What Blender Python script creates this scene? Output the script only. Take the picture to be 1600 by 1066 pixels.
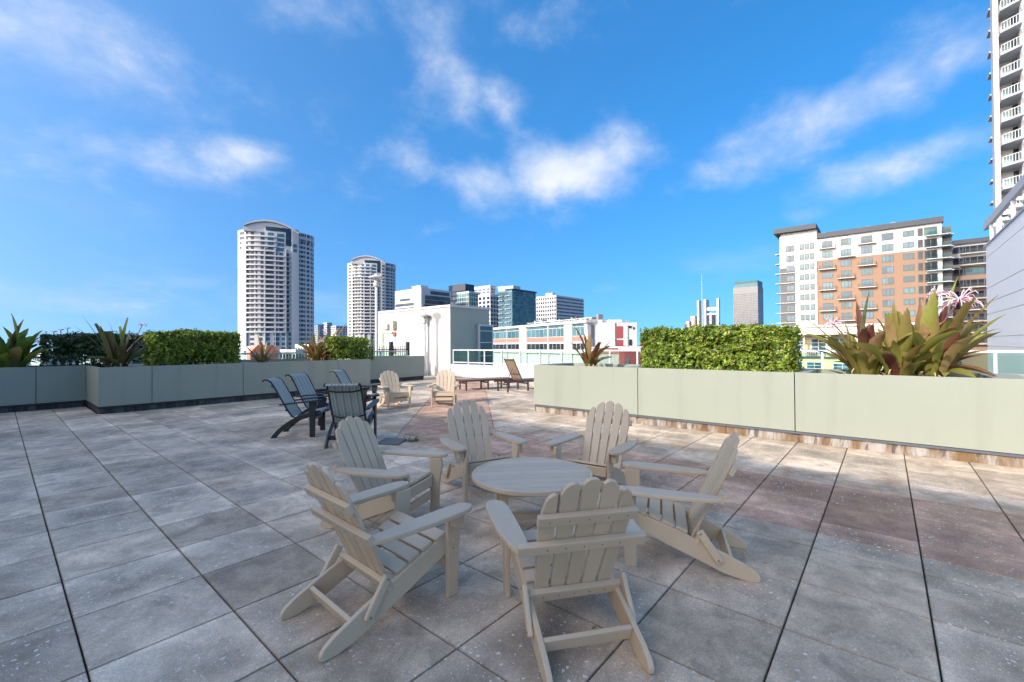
import bpy, bmesh, math, random
from mathutils import Vector, Matrix
R_ = math.radians
for o in list(bpy.data.objects): bpy.data.objects.remove(o)
scene = bpy.context.scene
COL = scene.collection
rnd = random.Random(7)

# ------------------------------------------------------------------ camera
CAM = Vector((-0.28, -5.313, 1.518))
YAW, PITCH, ROLL, FPX = 0.865582, 0.009548, -0.006776, 685.03
_f = Vector((math.sin(YAW)*math.cos(PITCH), math.cos(YAW)*math.cos(PITCH), math.sin(PITCH)))
_r = Vector((math.cos(YAW), -math.sin(YAW), 0)); _u = _r.cross(_f)
CR = math.cos(ROLL)*_r + math.sin(ROLL)*_u
CU = -math.sin(ROLL)*_r + math.cos(ROLL)*_u
CF = _f
cam_d = bpy.data.cameras.new('camera'); cam = bpy.data.objects.new('camera', cam_d); COL.objects.link(cam)
cam_d.sensor_width = 36; cam_d.lens = 36*FPX/1600; cam_d.clip_start = .05; cam_d.clip_end = 12000
cam.matrix_world = Matrix(((CR.x, CU.x, -CF.x, CAM.x), (CR.y, CU.y, -CF.y, CAM.y), (CR.z, CU.z, -CF.z, CAM.z), (0, 0, 0, 1)))
scene.camera = cam
scene.render.resolution_x, scene.render.resolution_y = 1024, 682

# ------------------------------------------------------------------ light
SUN_AZ, SUN_EL = R_(-11.5), R_(28)          # direction in which the light travels, height of the sun
SKY_STRENGTH, SUN_STRENGTH, EXPOSURE = 0.15, 2.15, 1.06
scene.view_settings.view_transform = 'Standard'; scene.view_settings.look = 'None'
scene.view_settings.exposure = EXPOSURE; scene.view_settings.gamma = 1
L = Vector((math.cos(SUN_AZ)*math.cos(SUN_EL), math.sin(SUN_AZ)*math.cos(SUN_EL), -math.sin(SUN_EL)))
sd = bpy.data.lights.new('sun', 'SUN'); sd.energy = SUN_STRENGTH; sd.angle = R_(.53); sd.color = (1, .98, .95)
so = bpy.data.objects.new('sun', sd); COL.objects.link(so); so.location = (-20, 5, 30)
so.rotation_euler = L.to_track_quat('-Z', 'Y').to_euler()

def ray(x, y): return CF + CR*((x-800)/FPX) - CU*((y-533)/FPX)
def atX(x, y, X): d = ray(x, y); return CAM + d*((X-CAM.x)/d.x)
def atY(x, y, Y): d = ray(x, y); return CAM + d*((Y-CAM.y)/d.y)
def atD(x, y, D): return CAM + ray(x, y)*D
def proj(p):
    d = Vector(p)-CAM; z = d.dot(CF)
    return (800+FPX*d.dot(CR)/z, 533-FPX*d.dot(CU)/z, z) if z > .05 else None

world = bpy.data.worlds.new('World'); scene.world = world; world.use_nodes = True
def build_world():
    nt = world.node_tree; N = nt.nodes; N.clear(); lk = nt.links.new
    out = N.new('ShaderNodeOutputWorld'); bg = N.new('ShaderNodeBackground'); lk(bg.outputs[0], out.inputs[0])
    bg.inputs[1].default_value = SKY_STRENGTH
    sky = N.new('ShaderNodeTexSky'); sky.sky_type = 'NISHITA'; sky.sun_disc = False
    sky.sun_elevation = SUN_EL
    s = -L; sky.sun_rotation = math.atan2(s.x, s.y)
    sky.altitude = 10; sky.air_density = 1.0; sky.dust_density = 5.0; sky.ozone_density = 3.0
    tc = N.new('ShaderNodeTexCoord')
    def M(op, a, b=None, c=None, clamp=False):
        n = N.new('ShaderNodeMath'); n.operation = op; n.use_clamp = clamp
        for i, v in enumerate((a, b, c)):
            if v is None: continue
            if isinstance(v, (int, float)): n.inputs[i].default_value = v
            else: lk(v, n.inputs[i])
        return n.outputs[0]
    def dot(v):
        n = N.new('ShaderNodeVectorMath'); n.operation = 'DOT_PRODUCT'; lk(tc.outputs['Generated'], n.inputs[0]); n.inputs[1].default_value = v
        return n.outputs['Value']
    def smooth(v, a, b):
        n = N.new('ShaderNodeMapRange'); n.interpolation_type = 'SMOOTHSTEP'; lk(v, n.inputs[0])
        n.inputs[1].default_value = a; n.inputs[2].default_value = b; return n.outputs[0]
    hsv = N.new('ShaderNodeHueSaturation'); hsv.inputs['Saturation'].default_value = 1.40; hsv.inputs['Hue'].default_value = .497; hsv.inputs['Value'].default_value = 1.2
    lk(sky.outputs[0], hsv.inputs['Color'])
    lift = N.new('ShaderNodeVectorMath'); lift.operation = 'ADD'; lk(tc.outputs['Generated'], lift.inputs[0]); lift.inputs[1].default_value = (0, 0, .22)
    nrmv = N.new('ShaderNodeVectorMath'); nrmv.operation = 'NORMALIZE'; lk(lift.outputs[0], nrmv.inputs[0]); lk(nrmv.outputs[0], sky.inputs['Vector'])   # keeps the milky horizon band below the skyline
    # cloud sheet coordinates: the direction projected on a flat layer overhead
    dz = dot((0, 0, 1)); den = M('ADD', M('MAXIMUM', dz, 0), .22)
    comb = N.new('ShaderNodeCombineXYZ'); lk(M('DIVIDE', dot((1, 0, 0)), den), comb.inputs[0]); lk(M('DIVIDE', dot((0, 1, 0)), den), comb.inputs[1])
    lk(M('MULTIPLY', dz, 1.5), comb.inputs[2])
    def noise(scale, det, rough, dist=0, off=0):
        mp = N.new('ShaderNodeMapping'); lk(comb.outputs[0], mp.inputs[0]); mp.inputs['Location'].default_value = (off, off*.7, 0)
        n = N.new('ShaderNodeTexNoise'); lk(mp.outputs[0], n.inputs['Vector']); n.inputs['Scale'].default_value = scale
        n.inputs['Detail'].default_value = det; n.inputs['Roughness'].default_value = rough; n.inputs['Distortion'].default_value = dist
        return n.outputs[0]
    def dnoise(scale, det, rough, dist):
        mp = N.new('ShaderNodeMapping'); lk(tc.outputs['Generated'], mp.inputs[0]); mp.inputs['Scale'].default_value = (1, 1, 1.35)
        n = N.new('ShaderNodeTexNoise'); lk(mp.outputs[0], n.inputs['Vector']); n.inputs['Scale'].default_value = scale
        n.inputs['Detail'].default_value = det; n.inputs['Roughness'].default_value = rough; n.inputs['Distortion'].default_value = dist
        return n.outputs[0]
    n1 = noise(2.4, 6, .58, .3); n2 = noise(1.1, 3, .5, .2, 3.1); n3 = dnoise(8.0, 7, .6, .12)
    # cloud banks: centre pixel of the photograph -> direction, half sizes (radians), tilt, weight
    banks = [(880, 265, .18, .065, -8, .74), (970, 235, .09, .06, 0, .58), (765, 285, .09, .055, 0, .64), (690, 90, .075, .17, -22, .46), (775, 150, .05, .07, -40, .38), (635, 245, .07, .05, 0, .45),
             (90, 55, .24, .09, 25, .42), (370, 245, .09, .04, 5, .52), (190, 235, .26, .045, 10, .32), (1330, 165, .28, .055, -28, .50), (1150, 260, .15, .05, -18, .44), (1430, 255, .22, .045, -25, .42),
             (500, 20, .12, .05, 10, .36), (870, 40, .16, .06, 0, .28), (150, 470, .24, .035, 6, .36)]
    acc = None
    for (px, py, s1, s2, tilt, w) in banks:
        c = ray(px, py).normalized(); t1 = CR - c*CR.dot(c); t1.normalize(); t2 = c.cross(t1)
        a = R_(-tilt); e1 = t1*math.cos(a) - t2*math.sin(a); e2 = t1*math.sin(a) + t2*math.cos(a)
        qa = M('MULTIPLY', dot(e1), 1/s1); qb = M('MULTIPLY', dot(e2), 1/s2)
        q = M('ADD', M('MULTIPLY', qa, qa), M('MULTIPLY', qb, qb))
        front = M('GREATER_THAN', dot(c), 0)
        g = M('MULTIPLY', M('MULTIPLY', M('POWER', 2.718, M('MULTIPLY', q, -.9)), w), front)
        acc = g if acc is None else M('MAXIMUM', acc, g)
    shape = M('ADD', M('MULTIPLY', n1, .42), M('MULTIPLY', n3, .58))
    dens = M('ADD', acc, M('MULTIPLY', M('SUBTRACT', shape, .5), 1.45))
    c1 = M('MULTIPLY', smooth(dens, .10, .80), .84)
    thin = M('MULTIPLY', smooth(M('ADD', M('MULTIPLY', n2, .7), M('MULTIPLY', n1, .3)), .50, .80), .30)
    cover = M('MAXIMUM', c1, thin, clamp=True)
    cover = M('MULTIPLY', cover, smooth(dz, -.01, .06))
    mix = N.new('ShaderNodeMix'); mix.data_type = 'RGBA'; lk(cover, mix.inputs[0]); lk(hsv.outputs[0], mix.inputs[6])
    mix.inputs[7].default_value = (3.0, 3.15, 3.4, 1)
    body = N.new('ShaderNodeMix'); body.data_type = 'RGBA'; lk(smooth(M('ADD', M('MULTIPLY', n3, .6), M('MULTIPLY', dens, .35)), .38, .72), body.inputs[0]); body.inputs[6].default_value = (2.25, 2.6, 3.25, 1); body.inputs[7].default_value = (3.45, 3.5, 3.6, 1)
    lk(body.outputs[2], mix.inputs[7]); lk(mix.outputs[2], bg.inputs[0])
build_world()
world.cycles.sampling_method = 'MANUAL'; world.cycles.sample_map_resolution = 256

# ------------------------------------------------------------------ materials
MATS = {}
def new_mat(name):
    m = bpy.data.materials.new(name); m.use_nodes = True; MATS[name] = m
    return m, m.node_tree.nodes, m.node_tree.links.new, m.node_tree.nodes['Principled BSDF']
def mathn(N, lk, op, a, b=None, c=None, clamp=False):
    n = N.new('ShaderNodeMath'); n.operation = op; n.use_clamp = clamp
    for i, v in enumerate((a, b, c)):
        if v is None: continue
        if isinstance(v, (int, float)): n.inputs[i].default_value = v
        else: lk(v, n.inputs[i])
    return n.outputs[0]
def mixc(N, lk, f, a, b, mode='MIX'):
    n = N.new('ShaderNodeMix'); n.data_type = 'RGBA'; n.blend_type = mode
    for i, v in ((0, f), (6, a), (7, b)):
        if isinstance(v, (int, float)): n.inputs[i].default_value = v
        elif isinstance(v, tuple): n.inputs[i].default_value = v if len(v) == 4 else (*v, 1)
        else: lk(v, n.inputs[i])
    return n.outputs[2]
def noisen(N, lk, vec, scale, det=4, rough=.55, dist=0):
    n = N.new('ShaderNodeTexNoise'); n.inputs['Scale'].default_value = scale; n.inputs['Detail'].default_value = det
    n.inputs['Roughness'].default_value = rough; n.inputs['Distortion'].default_value = dist
    if vec is not None: lk(vec, n.inputs['Vector'])
    return n.outputs[0]
def rangen(N, lk, v, a, b, c=0, d=1, smooth=True):
    n = N.new('ShaderNodeMapRange'); n.interpolation_type = 'SMOOTHSTEP' if smooth else 'LINEAR'; lk(v, n.inputs[0])
    for i, x in enumerate((a, b, c, d)): n.inputs[i+1].default_value = x
    return n.outputs[0]
def paint(name, col, rough=.5, var=.06, scale=2., bump=0, bscale=60, metal=0, spec=.5, rand=0, streak=0):
    """plain surface with slow and fine colour variation in world space"""
    m, N, lk, B = new_mat(name)
    geo = N.new('ShaderNodeNewGeometry'); pos = geo.outputs['Position']
    n = noisen(N, lk, pos, scale, 5); n2 = noisen(N, lk, pos, scale*11, 3)
    v = mathn(N, lk, 'ADD', mathn(N, lk, 'MULTIPLY', mathn(N, lk, 'SUBTRACT', n, .5), var*2.6), mathn(N, lk, 'MULTIPLY', mathn(N, lk, 'SUBTRACT', n2, .5), var))
    v = mathn(N, lk, 'ADD', v, 1)
    if rand:
        oi = N.new('ShaderNodeObjectInfo'); v = mathn(N, lk, 'MULTIPLY', v, rangen(N, lk, oi.outputs['Random'], 0, 1, 1-rand, 1+rand, False))
    if streak:
        mp = N.new('ShaderNodeMapping'); lk(pos, mp.inputs[0]); mp.inputs['Scale'].default_value = (1, 1, .06)
        s = rangen(N, lk, noisen(N, lk, mp.outputs[0], 3.5, 4), .5, .8, 1, 1-streak); v = mathn(N, lk, 'MULTIPLY', v, s)
    c = N.new('ShaderNodeVectorMath'); c.operation = 'SCALE'; c.inputs[0].default_value = col; lk(v, c.inputs['Scale'])
    lk(c.outputs[0], B.inputs['Base Color']); B.inputs['Roughness'].default_value = rough; B.inputs['Metallic'].default_value = metal
    B.inputs['Specular IOR Level'].default_value = spec
    if bump:
        b = N.new('ShaderNodeBump'); b.inputs['Strength'].default_value = bump; b.inputs['Distance'].default_value = .003
        lk(noisen(N, lk, pos, bscale, 3), b.inputs['Height']); lk(b.outputs[0], B.inputs['Normal'])
    return m
def paver_mat(name, ca, cb, dirt):
    m, N, lk, B = new_mat(name)
    geo = N.new('ShaderNodeNewGeometry'); pos = geo.outputs['Position']
    sc = N.new('ShaderNodeVectorMath'); sc.operation = 'SCALE'; lk(pos, sc.inputs[0]); sc.inputs['Scale'].default_value = 1/.61
    fl = N.new('ShaderNodeVectorMath'); fl.operation = 'FLOOR'; lk(sc.outputs[0], fl.inputs[0])
    fr = N.new('ShaderNodeVectorMath'); fr.operation = 'FRACTION'; lk(sc.outputs[0], fr.inputs[0])
    sf = N.new('ShaderNodeSeparateXYZ'); lk(fl.outputs[0], sf.inputs[0]); cf = N.new('ShaderNodeCombineXYZ'); lk(sf.outputs[0], cf.inputs[0]); lk(sf.outputs[1], cf.inputs[1])
    wn = N.new('ShaderNodeTexWhiteNoise'); wn.noise_dimensions = '2D'; lk(cf.outputs[0], wn.inputs['Vector']); tr = wn.outputs['Value']
    tcol = N.new('ShaderNodeSeparateColor'); lk(wn.outputs['Color'], tcol.inputs[0])
    s = N.new('ShaderNodeSeparateXYZ'); lk(fr.outputs[0], s.inputs[0])
    ex = mathn(N, lk, 'MINIMUM', s.outputs[0], mathn(N, lk, 'SUBTRACT', 1, s.outputs[0])); ey = mathn(N, lk, 'MINIMUM', s.outputs[1], mathn(N, lk, 'SUBTRACT', 1, s.outputs[1]))
    e = mathn(N, lk, 'MINIMUM', ex, ey)
    big = noisen(N, lk, pos, .9, 5, .6, .4); mid = noisen(N, lk, pos, 5, 6, .65, .6); fine = noisen(N, lk, pos, 55, 4, .7)
    col = mixc(N, lk, rangen(N, lk, tr, 0, 1, 0, 1, False), ca, cb)
    f = rangen(N, lk, big, .3, .7, .66, 1.20); f = mathn(N, lk, 'MULTIPLY', f, rangen(N, lk, mid, .25, .75, .68, 1.2))
    f = mathn(N, lk, 'MULTIPLY', f, rangen(N, lk, fine, .25, .75, .80, 1.18, False))
    grit = noisen(N, lk, pos, 190, 2, .6); f = mathn(N, lk, 'MULTIPLY', f, rangen(N, lk, grit, .3, .7, .72, 1.25, False))
    f = mathn(N, lk, 'MULTIPLY', f, rangen(N, lk, tcol.outputs[1], 0, 1, .76, 1.16, False))
    # dirt settled in the middle of some pavers, worn pale at the rims
    worn = rangen(N, lk, mathn(N, lk, 'ADD', e, mathn(N, lk, 'MULTIPLY', mathn(N, lk, 'SUBTRACT', mid, .5), .55)), .05, .24)
    dm = mathn(N, lk, 'MULTIPLY', worn, rangen(N, lk, tcol.outputs[0], .3, .9, 0, dirt))
    f = mathn(N, lk, 'MULTIPLY', f, mathn(N, lk, 'SUBTRACT', 1.03, dm))
    # brown grime along the joints, and blotches
    jt = rangen(N, lk, e, .0, .022, .45, 0)
    cs = N.new('ShaderNodeVectorMath'); cs.operation = 'SCALE'; lk(col, cs.inputs[0]); lk(f, cs.inputs['Scale'])
    col = mixc(N, lk, jt, cs.outputs[0], (.085, .07, .055))
    bl = rangen(N, lk, noisen(N, lk, pos, 2.1, 6, .7, 1.2), .56, .70, 0, .6)
    col = mixc(N, lk, bl, col, (.30, .235, .175))
    # tan and rust staining, heavier towards the planter; thinned to brighten its sunlit strip
    sx = N.new('ShaderNodeSeparateXYZ'); lk(pos, sx.inputs[0])
    rust = mathn(N, lk, 'MULTIPLY', rangen(N, lk, noisen(N, lk, pos, 1.5, 6, .68, .9), .44, .66, 0, .62), mathn(N, lk, 'MULTIPLY', rangen(N, lk, sx.outputs[0], 2.2, 5.6, .12, 1), rangen(N, lk, sx.outputs[0], 6.2, 7.1, 1, .25)))
    col = mixc(N, lk, rust, col, (.36, .225, .125))
    sp2 = rangen(N, lk, noisen(N, lk, pos, 13, 3, .5), .70, .76, 0, .6); col = mixc(N, lk, sp2, col, (.06, .055, .05))
    # pale shell chips in the aggregate
    for scl, th, keep, amt in ((26, .24, .70, .95), (60, .26, .66, .85)):
        vo = N.new('ShaderNodeTexVoronoi'); vo.inputs['Scale'].default_value = scl; vo.inputs['Randomness'].default_value = 1
        w = N.new('ShaderNodeVectorMath'); w.operation = 'ADD'; lk(pos, w.inputs[0])
        nz = N.new('ShaderNodeTexNoise'); nz.inputs['Scale'].default_value = scl*.9; lk(pos, nz.inputs['Vector'])
        sn = N.new('ShaderNodeVectorMath'); sn.operation = 'SCALE'; lk(nz.outputs['Color'], sn.inputs[0]); sn.inputs['Scale'].default_value = .035*28/scl
        lk(sn.outputs[0], w.inputs[1]); lk(w.outputs[0], vo.inputs['Vector'])
        sepc = N.new('ShaderNodeSeparateColor'); lk(vo.outputs['Color'], sepc.inputs[0])
        chip = mathn(N, lk, 'MULTIPLY', rangen(N, lk, vo.outputs['Distance'], th*.7, th, 1, 0), mathn(N, lk, 'GREATER_THAN', sepc.outputs[0], keep))
        dens = rangen(N, lk, mathn(N, lk, 'ADD', mid, mathn(N, lk, 'MULTIPLY', tr, .5)), .45, .85)
        chip = mathn(N, lk, 'MULTIPLY', mathn(N, lk, 'MULTIPLY', chip, dens), amt)
        col = mixc(N, lk, chip, col, (.82, .75, .64))
    lk(col, B.inputs['Base Color']); B.inputs['Roughness'].default_value = .82; B.inputs['Specular IOR Level'].default_value = .3
    b = N.new('ShaderNodeBump'); b.inputs['Strength'].default_value = .5; b.inputs['Distance'].default_value = .003
    lk(mathn(N, lk, 'ADD', fine, grit), b.inputs['Height']); lk(b.outputs[0], B.inputs['Normal'])
    return m
paver_mat('paver_grey', (.67, .51, .35), (.80, .63, .45), .28)
paver_mat('paver_red', (.60, .36, .235), (.70, .44, .29), .20)
paint('grout', (.035, .03, .026), .95, .3, 8)
paint('poly_tan', (.585, .45, .295), .45, .055, 6, .12, 220, rand=.07)
paint('bolt', (.30, .27, .23), .35, .05, 20, metal=.6)
paint('sage', (.315, .325, .245), .5, .035, .9, 0, streak=.12)
paint('sage_wall', (.29, .33, .27), .7, .04, .6)
paint('white_wall', (.47, .46, .44), .75, .03, .5, streak=.05)
paint('white_trim', (.53, .53, .51), .5, .03, 2)
paint('black_trim', (.02, .02, .022), .5, .15, 6)
paint('alu', (.42, .43, .45), .4, .1, 5, metal=.7)
paint('soil', (.05, .036, .025), .95, .4, 9, 1, 40)
paint('black_frame', (.018, .017, .018), .42, .12, 9)
paint('brown_frame', (.085, .05, .038), .5, .12, 9)
paint('brown_mesh', (.25, .17, .115), .7, .1, 14)
paint('pole', (.55, .54, .50), .5, .05, 3)
paint('drain_slab', (.15, .14, .125), .7, .18, 12)
paint('door_sage', (.50, .55, .46), .5, .03, 2)
paint('beige_box', (.50, .44, .33), .5, .08, 8)
paint('alarm_red', (.35, .06, .05), .4, .05, 8)
paint('iron', (.02, .02, .02), .5, .1, 5)
paint('tower_white', (.44, .44, .445), .7, .03, .08, rand=0)
paint('tower_grey', (.36, .37, .39), .7, .04, .08)
paint('brick_tan', (.25, .158, .105), .85, .05, .12)
paint('apt_white', (.49, .49, .48), .75, .02, .1)
paint('charcoal', (.075, .08, .088), .6, .06, .3)
paint('roof_dark', (.055, .06, .07), .7, .1, .2)
paint('metal_panel', (.66, .65, .62), .45, .02, .3, metal=.0)
paint('cream', (.55, .49, .29), .8, .03, .3)
paint('cream_pale', (.58, .55, .45), .8, .03, .3)
paint('coral', (.48, .16, .125), .7, .04, .2)
paint('dark_red', (.26, .045, .05), .6, .05, .3)
paint('concrete', (.46, .45, .43), .85, .08, .4)
paint('pink_stone', (.52, .33, .28), .8, .05, .05)
paint('bank_stone', (.20, .195, .20), .7, .04, .03)
paint('verdigris', (.09, .16, .165), .6, .08, .05)
paint('terracotta', (.55, .21, .13), .8, .08, .3)
paint('hvac', (.42, .42, .41), .6, .12, .8)
paint('roof_unit_grey', (.20, .20, .20), .6, .15, .8)
paint('asphalt', (.055, .055, .058), .9, .2, .05)
paint('bark', (.12, .09, .06), .9, .3, 20)
def city_mat():
    m, N, lk, B = new_mat('city_ground'); geo = N.new('ShaderNodeNewGeometry'); pos = geo.outputs['Position']
    v = N.new('ShaderNodeTexVoronoi'); v.inputs['Scale'].default_value = .018; lk(pos, v.inputs['Vector'])
    sep = N.new('ShaderNodeSeparateColor'); lk(v.outputs['Color'], sep.inputs[0])
    c = mixc(N, lk, rangen(N, lk, sep.outputs[0], .35, .5), (.05, .075, .035), (.20, .19, .18)); c = mixc(N, lk, rangen(N, lk, noisen(N, lk, pos, .05, 5), .5, .6), c, (.06, .06, .062))
    lk(c, B.inputs['Base Color']); B.inputs['Roughness'].default_value = .9
city_mat()
def glassy(name, col, rough=.1, metal=0, spec=.28, var=.35, cell=3.):
    """window glass seen from outside: dark room behind, each pane a little different"""
    m, N, lk, B = new_mat(name); geo = N.new('ShaderNodeNewGeometry'); pos = geo.outputs['Position']
    n = N.new('ShaderNodeTexWhiteNoise'); sc = N.new('ShaderNodeVectorMath'); sc.operation = 'SNAP'; lk(pos, sc.inputs[0]); sc.inputs[1].default_value = (cell, cell, cell)
    lk(sc.outputs[0], n.inputs['Vector'])
    c = N.new('ShaderNodeVectorMath'); c.operation = 'SCALE'; c.inputs[0].default_value = col; lk(rangen(N, lk, n.outputs['Value'], 0, 1, 1-var, 1+var, False), c.inputs['Scale'])
    lk(c.outputs[0], B.inputs['Base Color']); B.inputs['Roughness'].default_value = rough; B.inputs['Metallic'].default_value = metal; B.inputs['Specular IOR Level'].default_value = spec
glassy('glass_dark', (.02, .025, .032)); glassy('glass_blue', (.05, .115, .165)); glassy('glass_teal', (.06, .13, .155))
glassy('glass_green', (.09, .165, .16), var=.45, cell=4); glassy('glass_navy', (.02, .04, .07)); glassy('glass_grey', (.09, .10, .12), .2)
glassy('glass_office', (.055, .07, .09), .15, cell=5)
def clear_glass(name, tint, gloss):
    m = bpy.data.materials.new(name); m.use_nodes = True; MATS[name] = m; N = m.node_tree.nodes; lk = m.node_tree.links.new; N.remove(N['Principled BSDF'])
    t = N.new('ShaderNodeBsdfTransparent'); t.inputs[0].default_value = (*tint, 1); g = N.new('ShaderNodeBsdfGlossy'); g.inputs['Roughness'].default_value = .03
    lw_ = N.new('ShaderNodeLayerWeight'); lw_.inputs[0].default_value = .5; mx = N.new('ShaderNodeMixShader')
    fac = mathn(N, lk, 'ADD', mathn(N, lk, 'MULTIPLY', mathn(N, lk, 'POWER', lw_.outputs['Facing'], 4), .7), gloss, clamp=True)
    lk(fac, mx.inputs[0]); lk(t.outputs[0], mx.inputs[1]); lk(g.outputs[0], mx.inputs[2]); lk(mx.outputs[0], N['Material Output'].inputs[0])
clear_glass('rail_glass', (.78, .93, .88), .06); clear_glass('rail_glass_clear', (.80, .93, .90), .05)
def stained(name, ca, cb, cc):
    m, N, lk, B = new_mat(name); geo = N.new('ShaderNodeNewGeometry'); pos = geo.outputs['Position']
    mp = N.new('ShaderNodeMapping'); lk(pos, mp.inputs[0]); mp.inputs['Scale'].default_value = (1, 1, .25)
    a = noisen(N, lk, mp.outputs[0], 4.2, 6, .65, .4); b = noisen(N, lk, mp.outputs[0], 11, 5, .6, .8)
    c = mixc(N, lk, rangen(N, lk, a, .38, .60), ca, cb); c = mixc(N, lk, rangen(N, lk, b, .50, .66, 0, .8), c, cc)
    lk(c, B.inputs['Base Color']); B.inputs['Roughness'].default_value = .9
stained('stained_concrete', (.40, .36, .31), (.20, .12, .055), (.075, .05, .028)); stained('shaded_concrete', (.10, .09, .08), (.045, .04, .035), (.02, .018, .016)); paint('edge_metal', (.12, .125, .14), .45, .2, 8, metal=.3)  # left plinths: stained concrete again, their shade put into a darker colour
def stripes():
    m, N, lk, B = new_mat('sling_stripe'); tc = N.new('ShaderNodeTexCoord'); s = N.new('ShaderNodeSeparateXYZ'); lk(tc.outputs['Object'], s.inputs[0])
    x = mathn(N, lk, 'MULTIPLY', s.outputs[0], 1/.105); f = mathn(N, lk, 'FRACT', mathn(N, lk, 'ADD', x, 10.3))
    r = N.new('ShaderNodeValToRGB'); r.color_ramp.interpolation = 'CONSTANT'; lk(f, r.inputs[0]); el = r.color_ramp.elements
    cols = [(0, (.44, .46, .40)), (.30, (.60, .62, .54)), (.40, (.13, .17, .17)), (.46, (.48, .50, .43)), (.66, (.70, .70, .62)), (.73, (.38, .40, .35)), (.86, (.40, .40, .27)), (.93, (.16, .20, .19))]
    while len(el) < len(cols): el.new(.5)
    for e, (p, c) in zip(el, cols): e.position = p; e.color = (*c, 1)
    # thin woven mesh lets some light through
    lk(r.outputs[0], B.inputs['Base Color']); B.inputs['Roughness'].default_value = .6; N2 = noisen(N, lk, tc.outputs['Object'], 300, 2)
    tr = N.new('ShaderNodeBsdfTranslucent'); lk(r.outputs[0], tr.inputs[0]); mx = N.new('ShaderNodeMixShader'); mx.inputs[0].default_value = .3
    lk(B.outputs[0], mx.inputs[1]); lk(tr.outputs[0], mx.inputs[2]); lk(mx.outputs[0], N['Material Output'].inputs[0])
stripes()
def leafmat(name, stops, transl=.35, rough=.4, island=False):
    m, N, lk, B = new_mat(name)
    if island: g = N.new('ShaderNodeNewGeometry'); v = g.outputs['Random Per Island']
    else: g = N.new('ShaderNodeObjectInfo'); v = g.outputs['Random']
    r = N.new('ShaderNodeValToRGB'); lk(v, r.inputs[0]); el = r.color_ramp.elements
    while len(el) < len(stops): el.new(.5)
    for e, (p, c) in zip(el, stops): e.position = p; e.color = (*c, 1)
    gp = N.new('ShaderNodeNewGeometry'); col = r.outputs[0]
    if island:
        n = noisen(N, lk, gp.outputs['Position'], 7, 3, .5); hs = N.new('ShaderNodeHueSaturation'); lk(col, hs.inputs['Color']); lk(rangen(N, lk, n, .3, .7, .62, 1.45), hs.inputs['Value']); col = hs.outputs[0]
    if not island:
        n = noisen(N, lk, gp.outputs['Position'], 9, 4, .6, .5); col = mixc(N, lk, rangen(N, lk, n, .52, .74, 0, .55), col, (.20, .08, .055))
        n = noisen(N, lk, gp.outputs['Position'], 30, 3); col = mixc(N, lk, rangen(N, lk, n, .6, .8, 0, .35), col, (.26, .21, .06))
    lk(col, B.inputs['Base Color']); B.inputs['Roughness'].default_value = rough
    tr = N.new('ShaderNodeBsdfTranslucent'); lk(col, tr.inputs[0]); mx = N.new('ShaderNodeMixShader'); mx.inputs[0].default_value = transl
    lk(B.outputs[0], mx.inputs[1]); lk(tr.outputs[0], mx.inputs[2]); lk(mx.outputs[0], N['Material Output'].inputs[0])
leafmat('hedge_leaf', [(0, (.06, .11, .014)), (.32, (.15, .235, .024)), (.70, (.30, .38, .04)), (.94, (.46, .50, .08)), (1, (.42, .30, .14))], .35, .38, True)
leafmat('hedge_leaf_shaded', [(0, (.025, .05, .016)), (.5, (.045, .085, .024)), (.9, (.085, .135, .03)), (1, (.15, .18, .05))], .25, .4, True)  # hedge leaves again, darkened to carry the shade on the far left hedge
leafmat('crinum_bronze', [(0, (.18, .045, .045)), (.06, (.28, .15, .06)), (.25, (.27, .255, .05)), (.7, (.34, .34, .07)), (.85, (.38, .27, .10)), (1, (.42, .24, .12))], .35)
leafmat('crinum_green', [(0, (.13, .22, .03)), (.5, (.19, .27, .04)), (.8, (.26, .28, .06)), (1, (.28, .16, .07))], .35)
leafmat('crinum_olive', [(0, (.15, .085, .045)), (.4, (.17, .18, .045)), (.8, (.22, .225, .06)), (1, (.17, .10, .06))], .3)
leafmat('crinum_flame', [(0, (.30, .10, .045)), (.35, (.34, .20, .06)), (.7, (.32, .28, .07)), (1, (.21, .10, .055))], .35)
paint('petal', (.80, .66, .68), .6, .15, 30); paint('petal_pink', (.62, .20, .28), .6, .15, 30); paint('flower_stem', (.20, .07, .07), .5, .15, 20); paint('dry_leaf', (.52, .40, .22), .8, .2, 20)
leafmat('weed_leaf', [(0, (.05, .12, .02)), (1, (.10, .20, .03))], .3, .5, True)

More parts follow.
